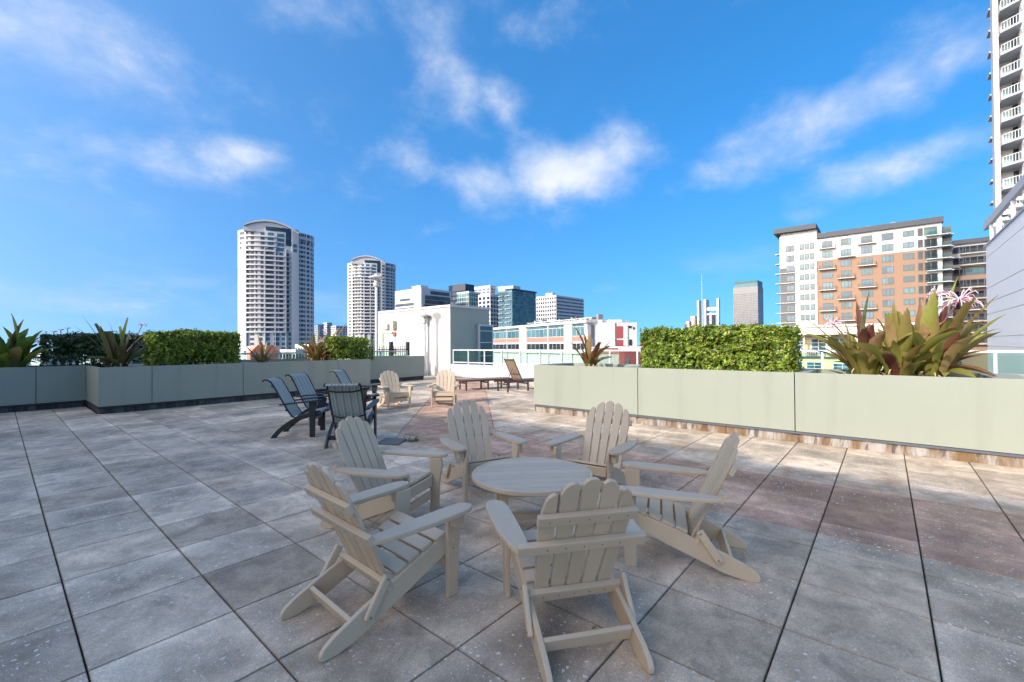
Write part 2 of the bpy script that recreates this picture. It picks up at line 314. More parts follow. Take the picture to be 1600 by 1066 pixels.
# ------------------------------------------------------------------ mesh helpers
class MB:
    def __init__(s): s.v = []; s.f = []
    def add(s, vs, fs):
        n = len(s.v); s.v += [tuple(v) for v in vs]; s.f += [tuple(i+n for i in f) for f in fs]; return s
    def box(s, x0, x1, y0, y1, z0, z1):
        return s.add([(x0, y0, z0), (x1, y0, z0), (x1, y1, z0), (x0, y1, z0), (x0, y0, z1), (x1, y0, z1), (x1, y1, z1), (x0, y1, z1)],
                     [(0, 3, 2, 1), (4, 5, 6, 7), (0, 1, 5, 4), (1, 2, 6, 5), (2, 3, 7, 6), (3, 0, 4, 7)])
    def obox(s, c, ax, ay, az):            # centre and three half-axis vectors
        c = Vector(c); ax, ay, az = Vector(ax), Vector(ay), Vector(az)
        vs = [c+ax*i+ay*j+az*k for k in (-1, 1) for (i, j) in ((-1, -1), (1, -1), (1, 1), (-1, 1))]
        return s.add(vs, [(0, 3, 2, 1), (4, 5, 6, 7), (0, 1, 5, 4), (1, 2, 6, 5), (2, 3, 7, 6), (3, 0, 4, 7)])
    def prism(s, pts, fn, w0, w1):         # polygon pts (u,v) swept from w0 to w1 through fn(u,v,w)
        n = len(pts); vs = [fn(u, v, w0) for u, v in pts] + [fn(u, v, w1) for u, v in pts]
        return s.add(vs, [tuple(range(n))[::-1], tuple(range(n, 2*n))] + [(i, (i+1) % n, n+(i+1) % n, n+i) for i in range(n)])
    def tube(s, path, r, seg=8, caps=True):
        path = [Vector(p) for p in path]; rs = r if isinstance(r, (list, tuple)) else [r]*len(path); n0 = len(s.v); prev = None
        for i, p in enumerate(path):
            t = (path[min(i+1, len(path)-1)] - path[max(i-1, 0)]).normalized()
            a = prev if prev is not None else (Vector((0, 0, 1)) if abs(t.z) < .9 else Vector((1, 0, 0)))
            a = (a - t*a.dot(t)).normalized(); prev = a; b = t.cross(a)
            for k in range(seg):
                g = 2*math.pi*k/seg; s.v.append(tuple(p + a*(math.cos(g)*rs[i]) + b*(math.sin(g)*rs[i])))
        for i in range(len(path)-1):
            for k in range(seg):
                s.f.append((n0+i*seg+k, n0+i*seg+(k+1) % seg, n0+(i+1)*seg+(k+1) % seg, n0+(i+1)*seg+k))
        if caps:
            s.f.append(tuple(n0+k for k in range(seg))[::-1]); e = n0+(len(path)-1)*seg; s.f.append(tuple(e+k for k in range(seg)))
        return s
    def lathe(s, prof, c=(0, 0, 0), seg=16):
        n0 = len(s.v); m = len(prof)
        for r, z in prof:
            for k in range(seg):
                g = 2*math.pi*k/seg; s.v.append((c[0]+r*math.cos(g), c[1]+r*math.sin(g), c[2]+z))
        for i in range(m-1):
            for k in range(seg): s.f.append((n0+i*seg+k, n0+i*seg+(k+1) % seg, n0+(i+1)*seg+(k+1) % seg, n0+(i+1)*seg+k))
        s.f.append(tuple(n0+k for k in range(seg))[::-1]); e = n0+(m-1)*seg; s.f.append(tuple(e+k for k in range(seg)))
        return s
    def build(s, name, mat, parent=None, bevel=0, smooth=False, fix=True):
        me = bpy.data.meshes.new(name); me.from_pydata(s.v, [], s.f)
        if bevel or fix:
            bm = bmesh.new(); bm.from_mesh(me)
            if fix: bmesh.ops.recalc_face_normals(bm, faces=bm.faces)
            if bevel:
                es = [e for e in bm.edges if len(e.link_faces) == 2 and e.calc_face_angle(0) > .5]
                bmesh.ops.bevel(bm, geom=es, offset=bevel, segments=2, profile=.5, affect='EDGES', clamp_overlap=True)
            bm.to_mesh(me); bm.free()
        me.materials.append(MATS[mat])
        if smooth: me.polygons.foreach_set('use_smooth', [True]*len(me.polygons))
        o = bpy.data.objects.new(name, me); COL.objects.link(o)
        if parent is not None: o.parent = parent
        return o
def tag(o, label=None, cat=None, group=None, kind=None):
    if label: o['label'] = label
    if cat: o['category'] = cat
    if group: o['group'] = group
    if kind: o['kind'] = kind
    return o
def thing(name, label, cat, loc=(0, 0, 0), rz=0, group=None):
    o = bpy.data.objects.new(name, None); COL.objects.link(o); o.location = loc; o.rotation_euler = (0, 0, rz); o.empty_display_size = .2
    return tag(o, label, cat, group)
def wpart(mb, name, mat, parent, **k):
    """a part given in world coordinates under a thing whose Empty stands elsewhere"""
    l = Vector(parent.location); p = parent
    while p.parent is not None: p = p.parent; l = l + Vector(p.location)
    mb.v = [(x-l.x, y-l.y, z-l.z) for x, y, z in mb.v]
    return mb.build(name, mat, parent, **k)
def share(o, name=None, parent=None, loc=None):
    c = o.copy(); COL.objects.link(c); c.parent = parent
    if loc is not None: c.location = loc
    return c
def copy_tree(o, parent=None):
    kids = list(o.children); c = o.copy(); COL.objects.link(c); c.parent = parent
    for k in kids: copy_tree(k, c)
    return c

GROUND_Z = -21.0
# ------------------------------------------------------------------ ground, podium, terrace floor
tag(MB().add([(-7000, -7000, GROUND_Z), (7000, -7000, GROUND_Z), (7000, 7000, GROUND_Z), (-7000, 7000, GROUND_Z)], [(0, 1, 2, 3)]).build('ground', 'city_ground', fix=False), kind='structure')
pod = thing('podium_building', 'pale podium block carrying the paved roof terrace', 'building', (4, 2, GROUND_Z))
wpart(MB().box(-13.8, 23, -12.5, 18.5, GROUND_Z, -.07), 'wall', 'concrete', pod)
T = .61
tag(MB().box(14.36, 22.9, -12.4, 10.8, -.07, -.01).build('lower_roof', 'concrete'), kind='structure')
floor = tag(MB().box(-13.7, 22.8, -12.4, 18.4, -.069, -.022).build('terrace_floor', 'grout'), kind='structure')

def clip(poly, nx, ny, d):                 # keep nx*x+ny*y <= d
    out = []
    for i in range(len(poly)):
        a, b = poly[i], poly[(i+1) % len(poly)]; fa = nx*a[0]+ny*a[1]-d; fb = nx*b[0]+ny*b[1]-d
        if fa <= 0: out.append(a)
        if (fa < 0 < fb) or (fb < 0 < fa):
            t = fa/(fa-fb); out.append((a[0]+t*(b[0]-a[0]), a[1]+t*(b[1]-a[1])))
    return out
def area(p): return abs(sum(p[i][0]*p[(i+1) % len(p)][1]-p[(i+1) % len(p)][0]*p[i][1] for i in range(len(p)))/2)
def paver_pieces():
    """the paver grid, cut where the red bands run"""
    for a in range(-6, 27):
        for b in range(-15, 29):
            cell = [(a, b), (a+1, b), (a+1, b+1), (a, b+1)]
            pieces = []
            # straight band 6.5 < a < 9.05 up to the branch, then the diagonal band 5.1 < a-b < 8.95
            low = clip(cell, 1, 0, 6.5); mid = clip(clip(cell, -1, 0, -6.5), 1, 0, 9.05); high = clip(cell, -1, 0, -9.05)
            for p, strip in ((low, 0), (mid, 1), (high, 0)):
                if len(p) < 3 or area(p) < 1e-4: continue
                L1 = clip(p, 1, -1, 5.1); M1 = clip(clip(p, -1, 1, -5.1), 1, -1, 8.95); R1 = clip(p, -1, 1, -8.95)
                for q, dg in ((L1, 0), (M1, 1), (R1, 2)):
                    if len(q) < 3 or area(q) < 1e-4: continue
                    cy = sum(v[1] for v in q)/len(q); cx = sum(v[0] for v in q)/len(q)
                    if strip and dg == 2: red = True                    # straight band, right of the branch
                    elif dg == 1 and cx > 6.3: red = True               # diagonal branch
                    elif strip and dg == 1: red = True
                    else: red = False
                    pieces.append((q, red))
            # join pieces of one colour where the cell is not really cut
            if all(r == pieces[0][1] for _, r in pieces): yield (a, b), cell, pieces[0][1], True
            else:
                for q, r in pieces: yield (a, b), q, r, False
def paver_mb(poly, dz=0.):
    """slab with a small arris, its rim pulled in by half a joint"""
    cx = sum(p[0] for p in poly)/len(poly); cy = sum(p[1] for p in poly)/len(poly)
    def inset(poly, d):
        n = len(poly); out = []
        for i in range(n):
            p0, p1, p2 = Vector(poly[i-1]), Vector(poly[i]), Vector(poly[(i+1) % n]); e1 = (p1-p0).normalized(); e2 = (p2-p1).normalized()
            n1 = Vector((-e1.y, e1.x)); n2 = Vector((-e2.y, e2.x)); m = n1+n2; k = d/max(.3, (1+n1.dot(n2))); out.append(tuple(p1+m*k))
        return out
    P = [(x*T, y*T) for x, y in poly]; A = inset(P, .0042); B = inset(P, .0072); n = len(P); mb = MB()
    mb.add([(x, y, -.021) for x, y in A] + [(x, y, -.004+dz) for x, y in A] + [(x, y, dz) for x, y in B],
           [(i, (i+1) % n, n+(i+1) % n, n+i) for i in range(n)] + [(n+i, n+(i+1) % n, 2*n+(i+1) % n, 2*n+i) for i in range(n)] + [tuple(range(2*n, 3*n))])
    return mb
def floor_blocked(x, y):
    if x > 7.9 and y < .6 and x < 9.0: return True
    if 1.5 < x < 8.0 and y > 8.7: return True
    if y > 10.9 and x < 12: return True
    return x > 14.0 or x < -4.2 or y > 17
cells = []
for (a, b), poly, red, whole in paver_pieces():
    poly = poly[::-1] if sum(poly[i][0]*poly[(i+1) % len(poly)][1]-poly[(i+1) % len(poly)][0]*poly[i][1] for i in range(len(poly))) < 0 else poly
    cx = sum(p[0] for p in poly)/len(poly)*T; cy = sum(p[1] for p in poly)/len(poly)*T
    if floor_blocked(cx, cy): continue
    pp = [proj((x*T, y*T, 0)) for x, y in poly]
    vis = 0
    if all(pp):
        pc = proj((cx, cy, 0))
        if -60 < pc[0] < 1660 and pc[1] < 1130: vis = area([(p[0], p[1]) for p in pp])
    cells.append((vis, poly, red, whole))
cells.sort(key=lambda c: -c[0])
proto = {}
far = {False: MB(), True: MB()}
for i, (vis, poly, red, whole) in enumerate(cells):
    dz = rnd.uniform(-.0015, .0015)
    if i < 298 and vis > 0:
        if whole:
            if red not in proto:
                proto[red] = paver_mb([(0, 0), (1, 0), (1, 1), (0, 1)]).build('paver', 'paver_red' if red else 'paver_grey', floor); o = proto[red]
            else: o = share(proto[red], parent=floor)
            o.location = (poly[0][0]*T, poly[0][1]*T, dz)
            mx = min(p[0] for p in poly); my = min(p[1] for p in poly); o.location = (mx*T, my*T, dz)
        else: paver_mb(poly, dz).build('paver', 'paver_red' if red else 'paver_grey', floor)
    else:
        m = paver_mb(poly, dz); far[red].add(m.v, m.f)
for red in far: tag(far[red].build('far_pavers', 'paver_red' if red else 'paver_grey', floor), kind='stuff')

# ------------------------------------------------------------------ planters
PZ0, PZ1 = .17, 1.07
def planter(name, label, runs, back, loc, group=None, plinth='stained_concrete', drip='edge_metal'):
    """runs: list of (p0, p1, breaks) in plan, outer face to the right of p0->p1; back: closing outline points"""
    t = thing(name, label, 'planter', (*loc, 0), 0, group)
    for (p0, p1, br) in runs:
        p0 = Vector((*p0, 0)); p1 = Vector((*p1, 0)); d = (p1-p0).normalized(); n = Vector((d.y, -d.x, 0)); ln = (p1-p0).length
        ss = [0]+list(br)+[ln]
        for s0, s1 in zip(ss[:-1], ss[1:]):
            g0 = .006 if s0 > 0 else -.0; g1 = .006 if s1 < ln else 0
            c = p0+d*((s0+g0+s1-g1)/2) - n*.02 + Vector((0, 0, (PZ0+PZ1)/2))
            wpart(MB().obox(c, d*((s1-g1-s0-g0)/2), n*.02, Vector((0, 0, (PZ1-PZ0)/2))), 'panel', 'sage', t, bevel=.003)
        c = p0+d*(ln/2) - n*.095
        wpart(MB().obox(c+Vector((0, 0, (PZ0-.042)/2)), d*(ln/2-.03), n*.07, Vector((0, 0, (PZ0-.044)/2))), 'plinth', plinth, t)
        wpart(MB().obox(c+n*.045+Vector((0, 0, PZ0-.022)), d*(ln/2-.025), n*.055, Vector((0, 0, .016))), 'drip_edge', drip, t)
        for s0 in br:
            wpart(MB().obox(p0+d*s0 - n*.05 + Vector((0, 0, (PZ0+PZ1)/2-.01)), d*.03, n*.008, Vector((0, 0, (PZ1-PZ0)/2-.02))), 'joint_backing', 'black_trim', t)
            wpart(MB().obox(p0+d*s0 - n*.03 + Vector((0, 0, PZ0-.03)), d*.045, n*.018, Vector((0, 0, .024))), 'bracket', 'black_trim', t)
    return t
rp = planter('planter', 'long pale sage planter in sunlight holding the big bright hedge', [((7.66, .80), (7.66, -9.2), (2.5, 5.045, 8.3))], None, (8.35, -4))
wpart(MB().box(7.70, 8.95, -9.2, .80, 0.02, .98), 'soil_bed', 'soil', rp)
wpart(MB().box(8.95, 8.99, -9.2, .80, PZ0, PZ1), 'panel', 'sage', rp); wpart(MB().box(7.70, 8.95, .76, .80, PZ0, PZ1), 'panel', 'sage', rp)
for (y0, y1) in ((.55, .80), (-1.25, -1.80), (-4.15, -4.42), (-6.3, -6.7)):       # cross caps between the plant pockets
    wpart(MB().box(7.705, 8.945, min(y0, y1)+.01, max(y0, y1)-.042, .97, PZ1-.004), 'cap', 'sage', rp)
lp = planter('planter', 'shaded sage planter stepping forward on the left with hedges and spiky plants', [((-3.5, 10.5), (1.217, 10.5), (1.7, 3.84)), ((1.22, 10.498), (1.22, 8.392), ()), ((1.22, 8.35), (8.15, 8.35), (.96, 2.96, 5.76)), ((8.15, 8.392), (8.15, 10.498), ())], None, (3, 9.5), plinth='shaded_concrete', drip='black_trim')
wpart(MB().box(1.265, 8.105, 8.395, 11.75, .02, .98), 'soil_bed', 'soil', lp); wpart(MB().box(-3.5, 1.26, 10.545, 11.75, .02, .98), 'soil_bed', 'soil', lp)
wpart(MB().box(-3.5, 8.1, 11.755, 11.79, PZ0, PZ1), 'panel', 'sage', lp)
wpart(MB().box(1.9, 2.4, 8.392, 11.74, .97, PZ1-.004), 'cap', 'sage', lp); wpart(MB().box(3.95, 4.45, 8.392, 11.74, .97, PZ1-.004), 'cap', 'sage', lp)
lp2 = planter('planter', 'far sage planter in front of the iron fence, empty of plants', [((8.16, 10.5), (12.2, 10.5), ()), ((12.2, 10.542), (12.2, 11.75), ())], None, (10, 10.9), plinth='shaded_concrete', drip='black_trim')
wpart(MB().box(8.16, 12.15, 10.545, 11.75, .02, 1.0), 'soil_bed', 'soil', lp2); wpart(MB().box(8.16, 12.2, 11.755, 11.79, PZ0, PZ1), 'panel', 'sage', lp2)
for x0, x1 in ((8.9, 9.3), (10.2, 10.6), (11.3, 11.6)): pass

# ------------------------------------------------------------------ adirondack chairs and the table
def arc_top(u): return .745 - 2.1*u*u
def make_adirondack():
    t = thing('adirondack_chair', 'x', 'chair')
    P0 = Vector((0, -.06, .215)); bd = Vector((0, -.315, .68)).normalized(); bn = Vector((0, bd.z, -bd.y))
    def back(u, v, w): return P0 + Vector((u, 0, 0)) + bd*v + bn*w
    for i in range(-2, 3):
        w0, w1 = .036, .0455; ub = i*.085; tl = arc_top(i*.106); pts = [(ub-w0, -.03), (ub+w0, -.03)]
        ut = lambda s, v: ub + (i*.106-ub)*v/.745 + s*(w0+(w1-w0)*v/.745)
        n = 9
        for k in range(n):
            s = 1-2*k/(n-1); u = i*.106 + s*w1; vt = arc_top(u) - .030*abs(s)**3.0 - (.022*max(0, s*i/2)**2)
            if abs(i) == 2 and s*i > 0: vt -= .07*(abs(s))**1.6
            pts.append((ut(s, vt), vt))
        MB().prism(pts, back, 0, .021).build('back_slat', 'poly_tan', t, bevel=.004)
    def hboard(name, v0, v1, hw, w0=-.032, w1=-.001): MB().prism([(-hw, v0), (hw, v0), (hw, v1), (-hw, v1)], back, w0, w1).build(name, 'poly_tan', t, bevel=.005)
    
    sc = MB()
    for i in range(-2, 3):
        for v, w in ((.53, -.0335), (.355, -.0375), (.012, -.0355)):
            p = back(i*.085+i*.0205*v/.745, v, w); sc.tube([p, p+bn*.002], .0055, 6)
    tag(sc.build('screws', 'bolt', t), kind='stuff'); hboard('back_rail', .50, .56, .255); hboard('arm_rail', .325, .385, .335, -.036); hboard('lower_rail', -.02, .045, .262, -.034)
    prof = [(.335, .375), (.2, .328), (.05, .275), (-.08, .222), (-.24, .158), (-.38, .094), (-.43, .062), (-.452, .032), (-.45, .008), (-.435, 0), (-.36, 0), (-.24, .028), (-.1, .085), (.1, .165), (.335, .262)]
    for s in (-1, 1):
        MB().prism(prof, lambda u, v, w: Vector((s*w, u, v)), .228, .256).build('side_rail', 'poly_tan', t, bevel=.005)
        MB().prism([(.305, 0), (.385, 0), (.392, .25), (.405, .36), (.425, .45), (.42, .515), (.305, .515)], lambda u, v, w: Vector((s*w, u, v)), .2575, .288).build('leg', 'poly_tan', t, bevel=.005)
        arm = [(.262, .30), (.258, .1), (.262, -.12), (.268, -.20), (.285, -.232), (.312, -.236), (.338, -.215), (.36, -.15), (.385, 0), (.397, .16), (.400, .32), (.392, .39), (.368, .43), (.335, .446), (.302, .436), (.274, .40)]
        MB().prism(arm, lambda u, v, w: Vector((s*u, v, w+(v-.4)*.02)), .517, .545).build('arm', 'poly_tan', t, bevel=.006)
        MB().prism([(.315, .43), (.385, .43), (.385, .516), (.315, .516)], lambda u, v, w: Vector((s*w, u, v)), .2885, .345).build('arm_bracket', 'poly_tan', t, bevel=.006)
        MB().obox((s*.272, -.155, .195), (.0135, 0, 0), Vector((0, -.062, -.094)), Vector((0, .021, -.014))).build('hinge_link', 'poly_tan', t, bevel=.008)
        for (yy, zz) in ((-.10, .275), (-.205, .118)):
            MB().tube([(s*.285, yy, zz), (s*.2885, yy, zz)], .007, 8).build('bolt', 'bolt', t)
        MB().tube([(s*.288, .345, .335), (s*.2925, .345, .335), (s*.2965, .345, .335)], [.015, .015, .009], 10).build('bolt_cap', 'poly_tan', t)
        MB().tube([(s*.288, .345, .29), (s*.2905, .345, .29)], .006, 8).build('bolt', 'bolt', t)
    # seat slats lie on the rails
    a = Vector((.32, .3705)); b = Vector((-.03, .2425)); d = (b-a).normalized(); n = Vector((-d.y, d.x)); n = n if n.y > 0 else -n
    for k in range(4):
        s0 = k*.094; c = a + d*(s0+.040) + n*.0125
        MB().obox((0, c.x, c.y), (.238 if k else .256, 0, 0), Vector((0, d.x, d.y))*.039, Vector((0, n.x, n.y))*.011).build('seat_slat', 'poly_tan', t, bevel=.004)
    MB().box(-.227, .227, .318, .342, .275, .362).build('front_apron', 'poly_tan', t, bevel=.004)
    MB().box(-.227, .227, .318, .340, .165, .235).build('front_stretcher', 'poly_tan', t, bevel=.004)
    MB().obox((0, -.275, .095), (.227, 0, 0), (0, .011, .005), (0, -.014, .034)).build('stretcher', 'poly_tan', t, bevel=.004)
    return t
spots = [  # x, y, heading, label
    (1.184, -3.002, -91.8, 'tan slatted garden chair at front left, its right side and rear feet nearest the camera'),
    (1.748, -3.978, -37.1, 'tan slatted garden chair with its back to the camera, nearest in the picture'),
    (2.929, -4.184, 21.6, 'tan slatted garden chair right of the round table, seen from its left side'),
    (3.725, -3.052, 96.1, 'tan slatted garden chair behind the round table, in front of the sunlit planter'),
    (3.036, -1.991, 157.8, 'tan slatted garden chair behind the round table at its left, facing the camera'),
    (1.883, -2.008, -158.2, 'tan slatted garden chair left of the round table, second from the front'),
    (6.135, 4.034, 167.5, 'sunlit pale garden chair in the distance, the left one of the far pair'),
    (7.12, 3.25, 133.0, 'sunlit pale garden chair in the distance, the right one of the far pair')]
chair = make_adirondack()
for i, (x, y, h, lab) in enumerate(spots):
    c = chair if i == 0 else copy_tree(chair)
    c.location = (x, y, 0); c.rotation_euler = (0, 0, R_(h)); c['label'] = lab; c['group'] = 'slatted garden chairs'
tb = thing('round_table', 'low round slatted tan table in the middle of the chair circle', 'table', (2.56, -3.10, 0), R_(-44))
RT, nP = .49, 9
for k in range(nP):
    w = 2*RT/nP; y0 = -RT+k*w+.003; y1 = -RT+(k+1)*w-.003; n = 10; pts = []
    for j in range(n+1): y = y0+(y1-y0)*j/n; pts.append((math.sqrt(max(1e-5, (RT-.028)**2-min(abs(y), RT-.0285)**2)), y))
    pts = [p for p in pts if abs(p[1]) < RT-.028]
    if len(pts) < 2: continue
    MB().prism(pts+[(-x, y) for x, y in pts[::-1]], lambda u, v, w: Vector((u, v, w)), .452, .478).build('table_slat', 'poly_tan', tb, bevel=.003)
ring = MB(); n = 64; pr_ = [(RT-.027, .444), (RT-.004, .444), (RT, .449), (RT, .474), (RT-.005, .479), (RT-.027, .479)]
for r, z in pr_:
    for k in range(n): g = 2*math.pi*k/n; ring.v.append((r*math.cos(g), r*math.sin(g), z))
m_ = len(pr_)
for i in range(m_):
    for k in range(n): ring.f.append((i*n+k, i*n+(k+1) % n, ((i+1) % m_)*n+(k+1) % n, ((i+1) % m_)*n+k))
ring.build('rim', 'poly_tan', tb, smooth=False)
for sx in (-1, 1):
    for sy in (-1, 1):
        MB().box(sx*.25-.03, sx*.25+.03, sy*.25-.03, sy*.25+.03, 0, .4435).build('leg', 'poly_tan', tb, bevel=.005)
    MB().box(sx*.25-.014, sx*.25+.014, -.2185, .2185, .37, .4425).build('apron', 'poly_tan', tb, bevel=.003)
    MB().box(-.2185, .2185, sx*.25-.014, sx*.25+.014, .37, .4425).build('apron', 'poly_tan', tb, bevel=.003)
    MB().box(sx*.25-.013, sx*.25+.013, -.2185, .2185, .10, .16).build('stretcher', 'poly_tan', tb, bevel=.003)
MB().box(-.2355, .2355, -.03, .03, .105, .155).build('stretcher', 'poly_tan', tb, bevel=.003)

# ------------------------------------------------------------------ black sling chairs
def make_sling():
    t = thing('sling_chair', 'x', 'chair'); F = 'black_frame'
    prof_top = [(.34, .385), (.30, .415), (.15, .405), (0, .365), (-.14, .30), (-.27, .215), (-.37, .125), (-.44, .04), (-.465, 0)]
    prof_bot = [(-.56, 0), (-.50, .085), (-.42, .19)]
    for s in (-1, 1):
        top = prof_top; bot = [(-.375, 0), (-.345, .045), (-.26, .13), (-.14, .215), (0, .285), (.15, .33), (.30, .345), (.34, .36)]
        MB().prism(top+bot, lambda u, v, w: Vector((s*w, u, v)), .262, .296).build('side_leg', F, t, bevel=.006)
        MB().prism([(.16, 0), (.245, 0), (.25, .3), (.262, .5), (.285, .59), (.15, .59), (.155, .4)], lambda u, v, w: Vector((s*w, u, v)), .2975, .328).build('leg', F, t, bevel=.006)
        arm = [(.262, .2), (.262, -.3), (.30, -.33), (.335, -.3), (.36, 0), (.372, .22), (.36, .32), (.325, .355), (.29, .34), (.268, .29)]
        MB().prism(arm, lambda u, v, w: Vector((s*u, v, w+(v-.2)*.10)), .592, .617).build('arm', F, t, bevel=.006)
        MB().tube([(s*.245, .30, .425), (s*.245, .05, .378), (s*.245, -.09, .325), (s*.245, -.145, .35), (s*.245, -.22, .47), (s*.245, -.40, .81), (s*.245, -.47, .925), (s*.245, -.52, .962), (s*.245, -.575, .965), (s*.245, -.60, .94)], .0145, 8).build('sling_rail', F, t, smooth=True)
    def strip(path, name, hw=.235):
        mb = MB(); n = len(path)
        for (y, z) in path: mb.v += [(-hw, y, z), (hw, y, z)]
        for i in range(n-1): mb.f.append((2*i, 2*i+1, 2*i+3, 2*i+2))
        off = len(mb.v)
        mb.v += [(x, y, z-.004) for x, y, z in mb.v[:off]]; mb.f += [(off+2*i+2, off+2*i+3, off+2*i+1, off+2*i) for i in range(n-1)]
        mb.f += [(2*i, 2*i+2, off+2*i+2, off+2*i) for i in range(n-1)] + [(2*i+1, off+2*i+1, off+2*i+3, 2*i+3) for i in range(n-1)]
        mb.build(name, 'sling_stripe', t)
    strip([(.33, .40), (.30, .43), (.18, .412), (.05, .376), (-.08, .33)], 'seat_sling')
    strip([(-.135, .335), (-.22, .478), (-.31, .645), (-.40, .815), (-.47, .932), (-.52, .967), (-.575, .97), (-.60, .945)], 'back_sling')
    for (y, z, yb, zb) in ((-.455, .86, -.475, .85), (-.235, .455, -.255, .44)):
        MB().tube([(-.245, y, z), (-.12, yb-.012, zb-.012), (.12, yb-.012, zb-.012), (.245, y, z)], .013, 8).build('cross_bar', F, t, smooth=True)
    MB().tube([(-.245, .31, .405), (.245, .31, .405)], .014, 8).build('cross_bar', F, t, smooth=True)
    MB().box(-.261, .261, -.34, -.31, .10, .165).build('stretcher', F, t, bevel=.004); MB().box(-.261, .261, .19, .22, .27, .325).build('stretcher', F, t, bevel=.004)
    return t
sl = make_sling()
for i, (x, y, h, lab) in enumerate([(3.20, 2.38, -130.8, 'black framed striped sling chair at far left, seen from its right side'),
        (3.90, 3.256, -150.0, 'black framed striped sling chair standing second from the left by the shaded planter'),
        (5.08, 3.78, -141.9, 'black framed striped sling chair farthest back, its top edge catching the sun'),
        (3.40, 1.174, -44.0, 'black framed striped sling chair turned away, showing the back of its sling')]):
    c = sl if i == 0 else copy_tree(sl)
    c.location = (x, y, 0); c.rotation_euler = (0, 0, R_(h)); c['label'] = lab; c['group'] = 'black sling chairs'

# ------------------------------------------------------------------ loungers
def lounger(loc, rz, label, raised):
    t = thing('sun_lounger', label, 'sun lounger', loc, rz, 'brown sun loungers'); F = 'brown_frame'     # head at y<0, foot at y>0
    for s in (-1, 1):
        MB().box(s*.30-.02, s*.30+.02, -.95, .95, .30, .36).build('side_rail', F, t, bevel=.005)
        for y in (-.80, 0., .80): MB().box(s*.30-.024, s*.30+.024, y-.026, y+.026, 0, .2995).build('leg', F, t, bevel=.004)
    for y in (-.80, 0., .80): MB().box(-.2755, .2755, y-.018, y+.018, .22, .27).build('cross_bar', F, t, bevel=.003)
    y0 = -.20 if raised else -.93
    MB().box(-.279, .279, y0, .93, .345, .357).build('deck_sling', 'brown_mesh', t)
    for yy in ((.93,) if raised else (-.93, .93)): MB().box(-.279, .279, yy-.012, yy+.012, .31, .368).build('end_bar', F, t)
    if raised:
        h = Vector((0, -.22, .37)); d = Vector((0, -math.cos(R_(64)), math.sin(R_(64)))); n = Vector((0, d.z, -d.y)); Ln = .78
        for s in (-1, 1): MB().tube([h+Vector((s*.275, 0, 0)), h+d*Ln+Vector((s*.275, 0, 0))], .02, 8).build('back_rail', F, t)
        MB().obox(h+d*(Ln/2), (.256, 0, 0), d*(Ln/2-.01), n*.006).build('back_sling', 'brown_mesh', t)
        for q in (.04, .22, Ln-.03): MB().tube([h+d*q+Vector((-.275, 0, 0))-n*.02, h+d*q+Vector((.275, 0, 0))-n*.02], .013, 8).build('cross_bar', F, t)
        MB().tube([h+d*.42-n*.02, Vector((0, -.62, .34))], .012, 8).build('back_prop', F, t)
lounger((11.23, 4.02, 0), R_(-106), 'brown sun lounger with its backrest raised, beside the sunlit planter', True)
lounger((10.75, 5.35, 0), R_(-112), 'brown sun lounger lying flat, behind and left of the raised one', False)

# loose slab on the pavers with a weed beside it
sb = MB().obox((3.75, .62, .018), Vector((.15, .10, .004)), Vector((.09, -.16, 0)), (0, 0, .011)).build('loose_slab', 'drain_slab', bevel=.003)
tag(sb, 'small dark grey slab lying loose on the pavers by the sling chair', 'slab')
wd = thing('weed', 'small green weed sprouting from the joint beside the dark slab', 'weed', (4.02, .42, 0))
mb = MB()
for k in range(46):
    a = rnd.uniform(0, 6.28); l = rnd.uniform(.05, .15); d = Vector((math.cos(a), math.sin(a), rnd.uniform(.15, .7))); s = Vector((-math.sin(a), math.cos(a), 0))*.009
    b = Vector((rnd.gauss(0, .05), rnd.gauss(0, .035), 0)); mb.add([b, b+d*l*.5+s, b+d*l, b+d*l*.5-s], [(0, 1, 2, 3)])
mb.build('blades', 'weed_leaf', wd, fix=False)

# ------------------------------------------------------------------ plants
def blade(base, ctrl, tip, width, fold=.35, cut=False, n=11, side=None, curl=0):
    """strap leaf along a bent line, folded along its midrib"""
    base, ctrl, tip = Vector(base), Vector(ctrl), Vector(tip); mb = MB(); up = Vector((0, 0, 1))
    for i in range(n+1):
        t = i/n; p = base*(1-t)**2 + ctrl*2*t*(1-t) + tip*t*t; tg = ((ctrl-base)*(1-t)+(tip-ctrl)*t).normalized()
        sd_ = side if side is not None else tg.cross(up); sd_ = sd_ - tg*sd_.dot(tg)
        sd_ = sd_.normalized() if sd_.length > 1e-3 else Vector((1, 0, 0)); nr = sd_.cross(tg)
        a = curl*t; sd2 = sd_*math.cos(a)+nr*math.sin(a); nr2 = nr*math.cos(a)-sd_*math.sin(a)
        w = width*(.62+.75*t-.37*t*t)*(1 if t < .8 else 1-(t-.8)*2.2) if cut else width*(.55+1.15*t-.55*t*t)*(1 if t < .45 else max(.015, (1-((t-.45)/.55)**1.9)))
        wv = 1+.10*math.sin(i*2.3+width*90)
        if cut and i == n: p = p+tg*width*.35
        mb.v += [tuple(p-sd2*w*wv*.5+nr2*w*fold), tuple(p), tuple(p+sd2*w/wv*.5+nr2*w*fold)]
    for i in range(n): mb.f += [(3*i, 3*i+1, 3*i+4, 3*i+3), (3*i+1, 3*i+2, 3*i+5, 3*i+4)]
    return mb
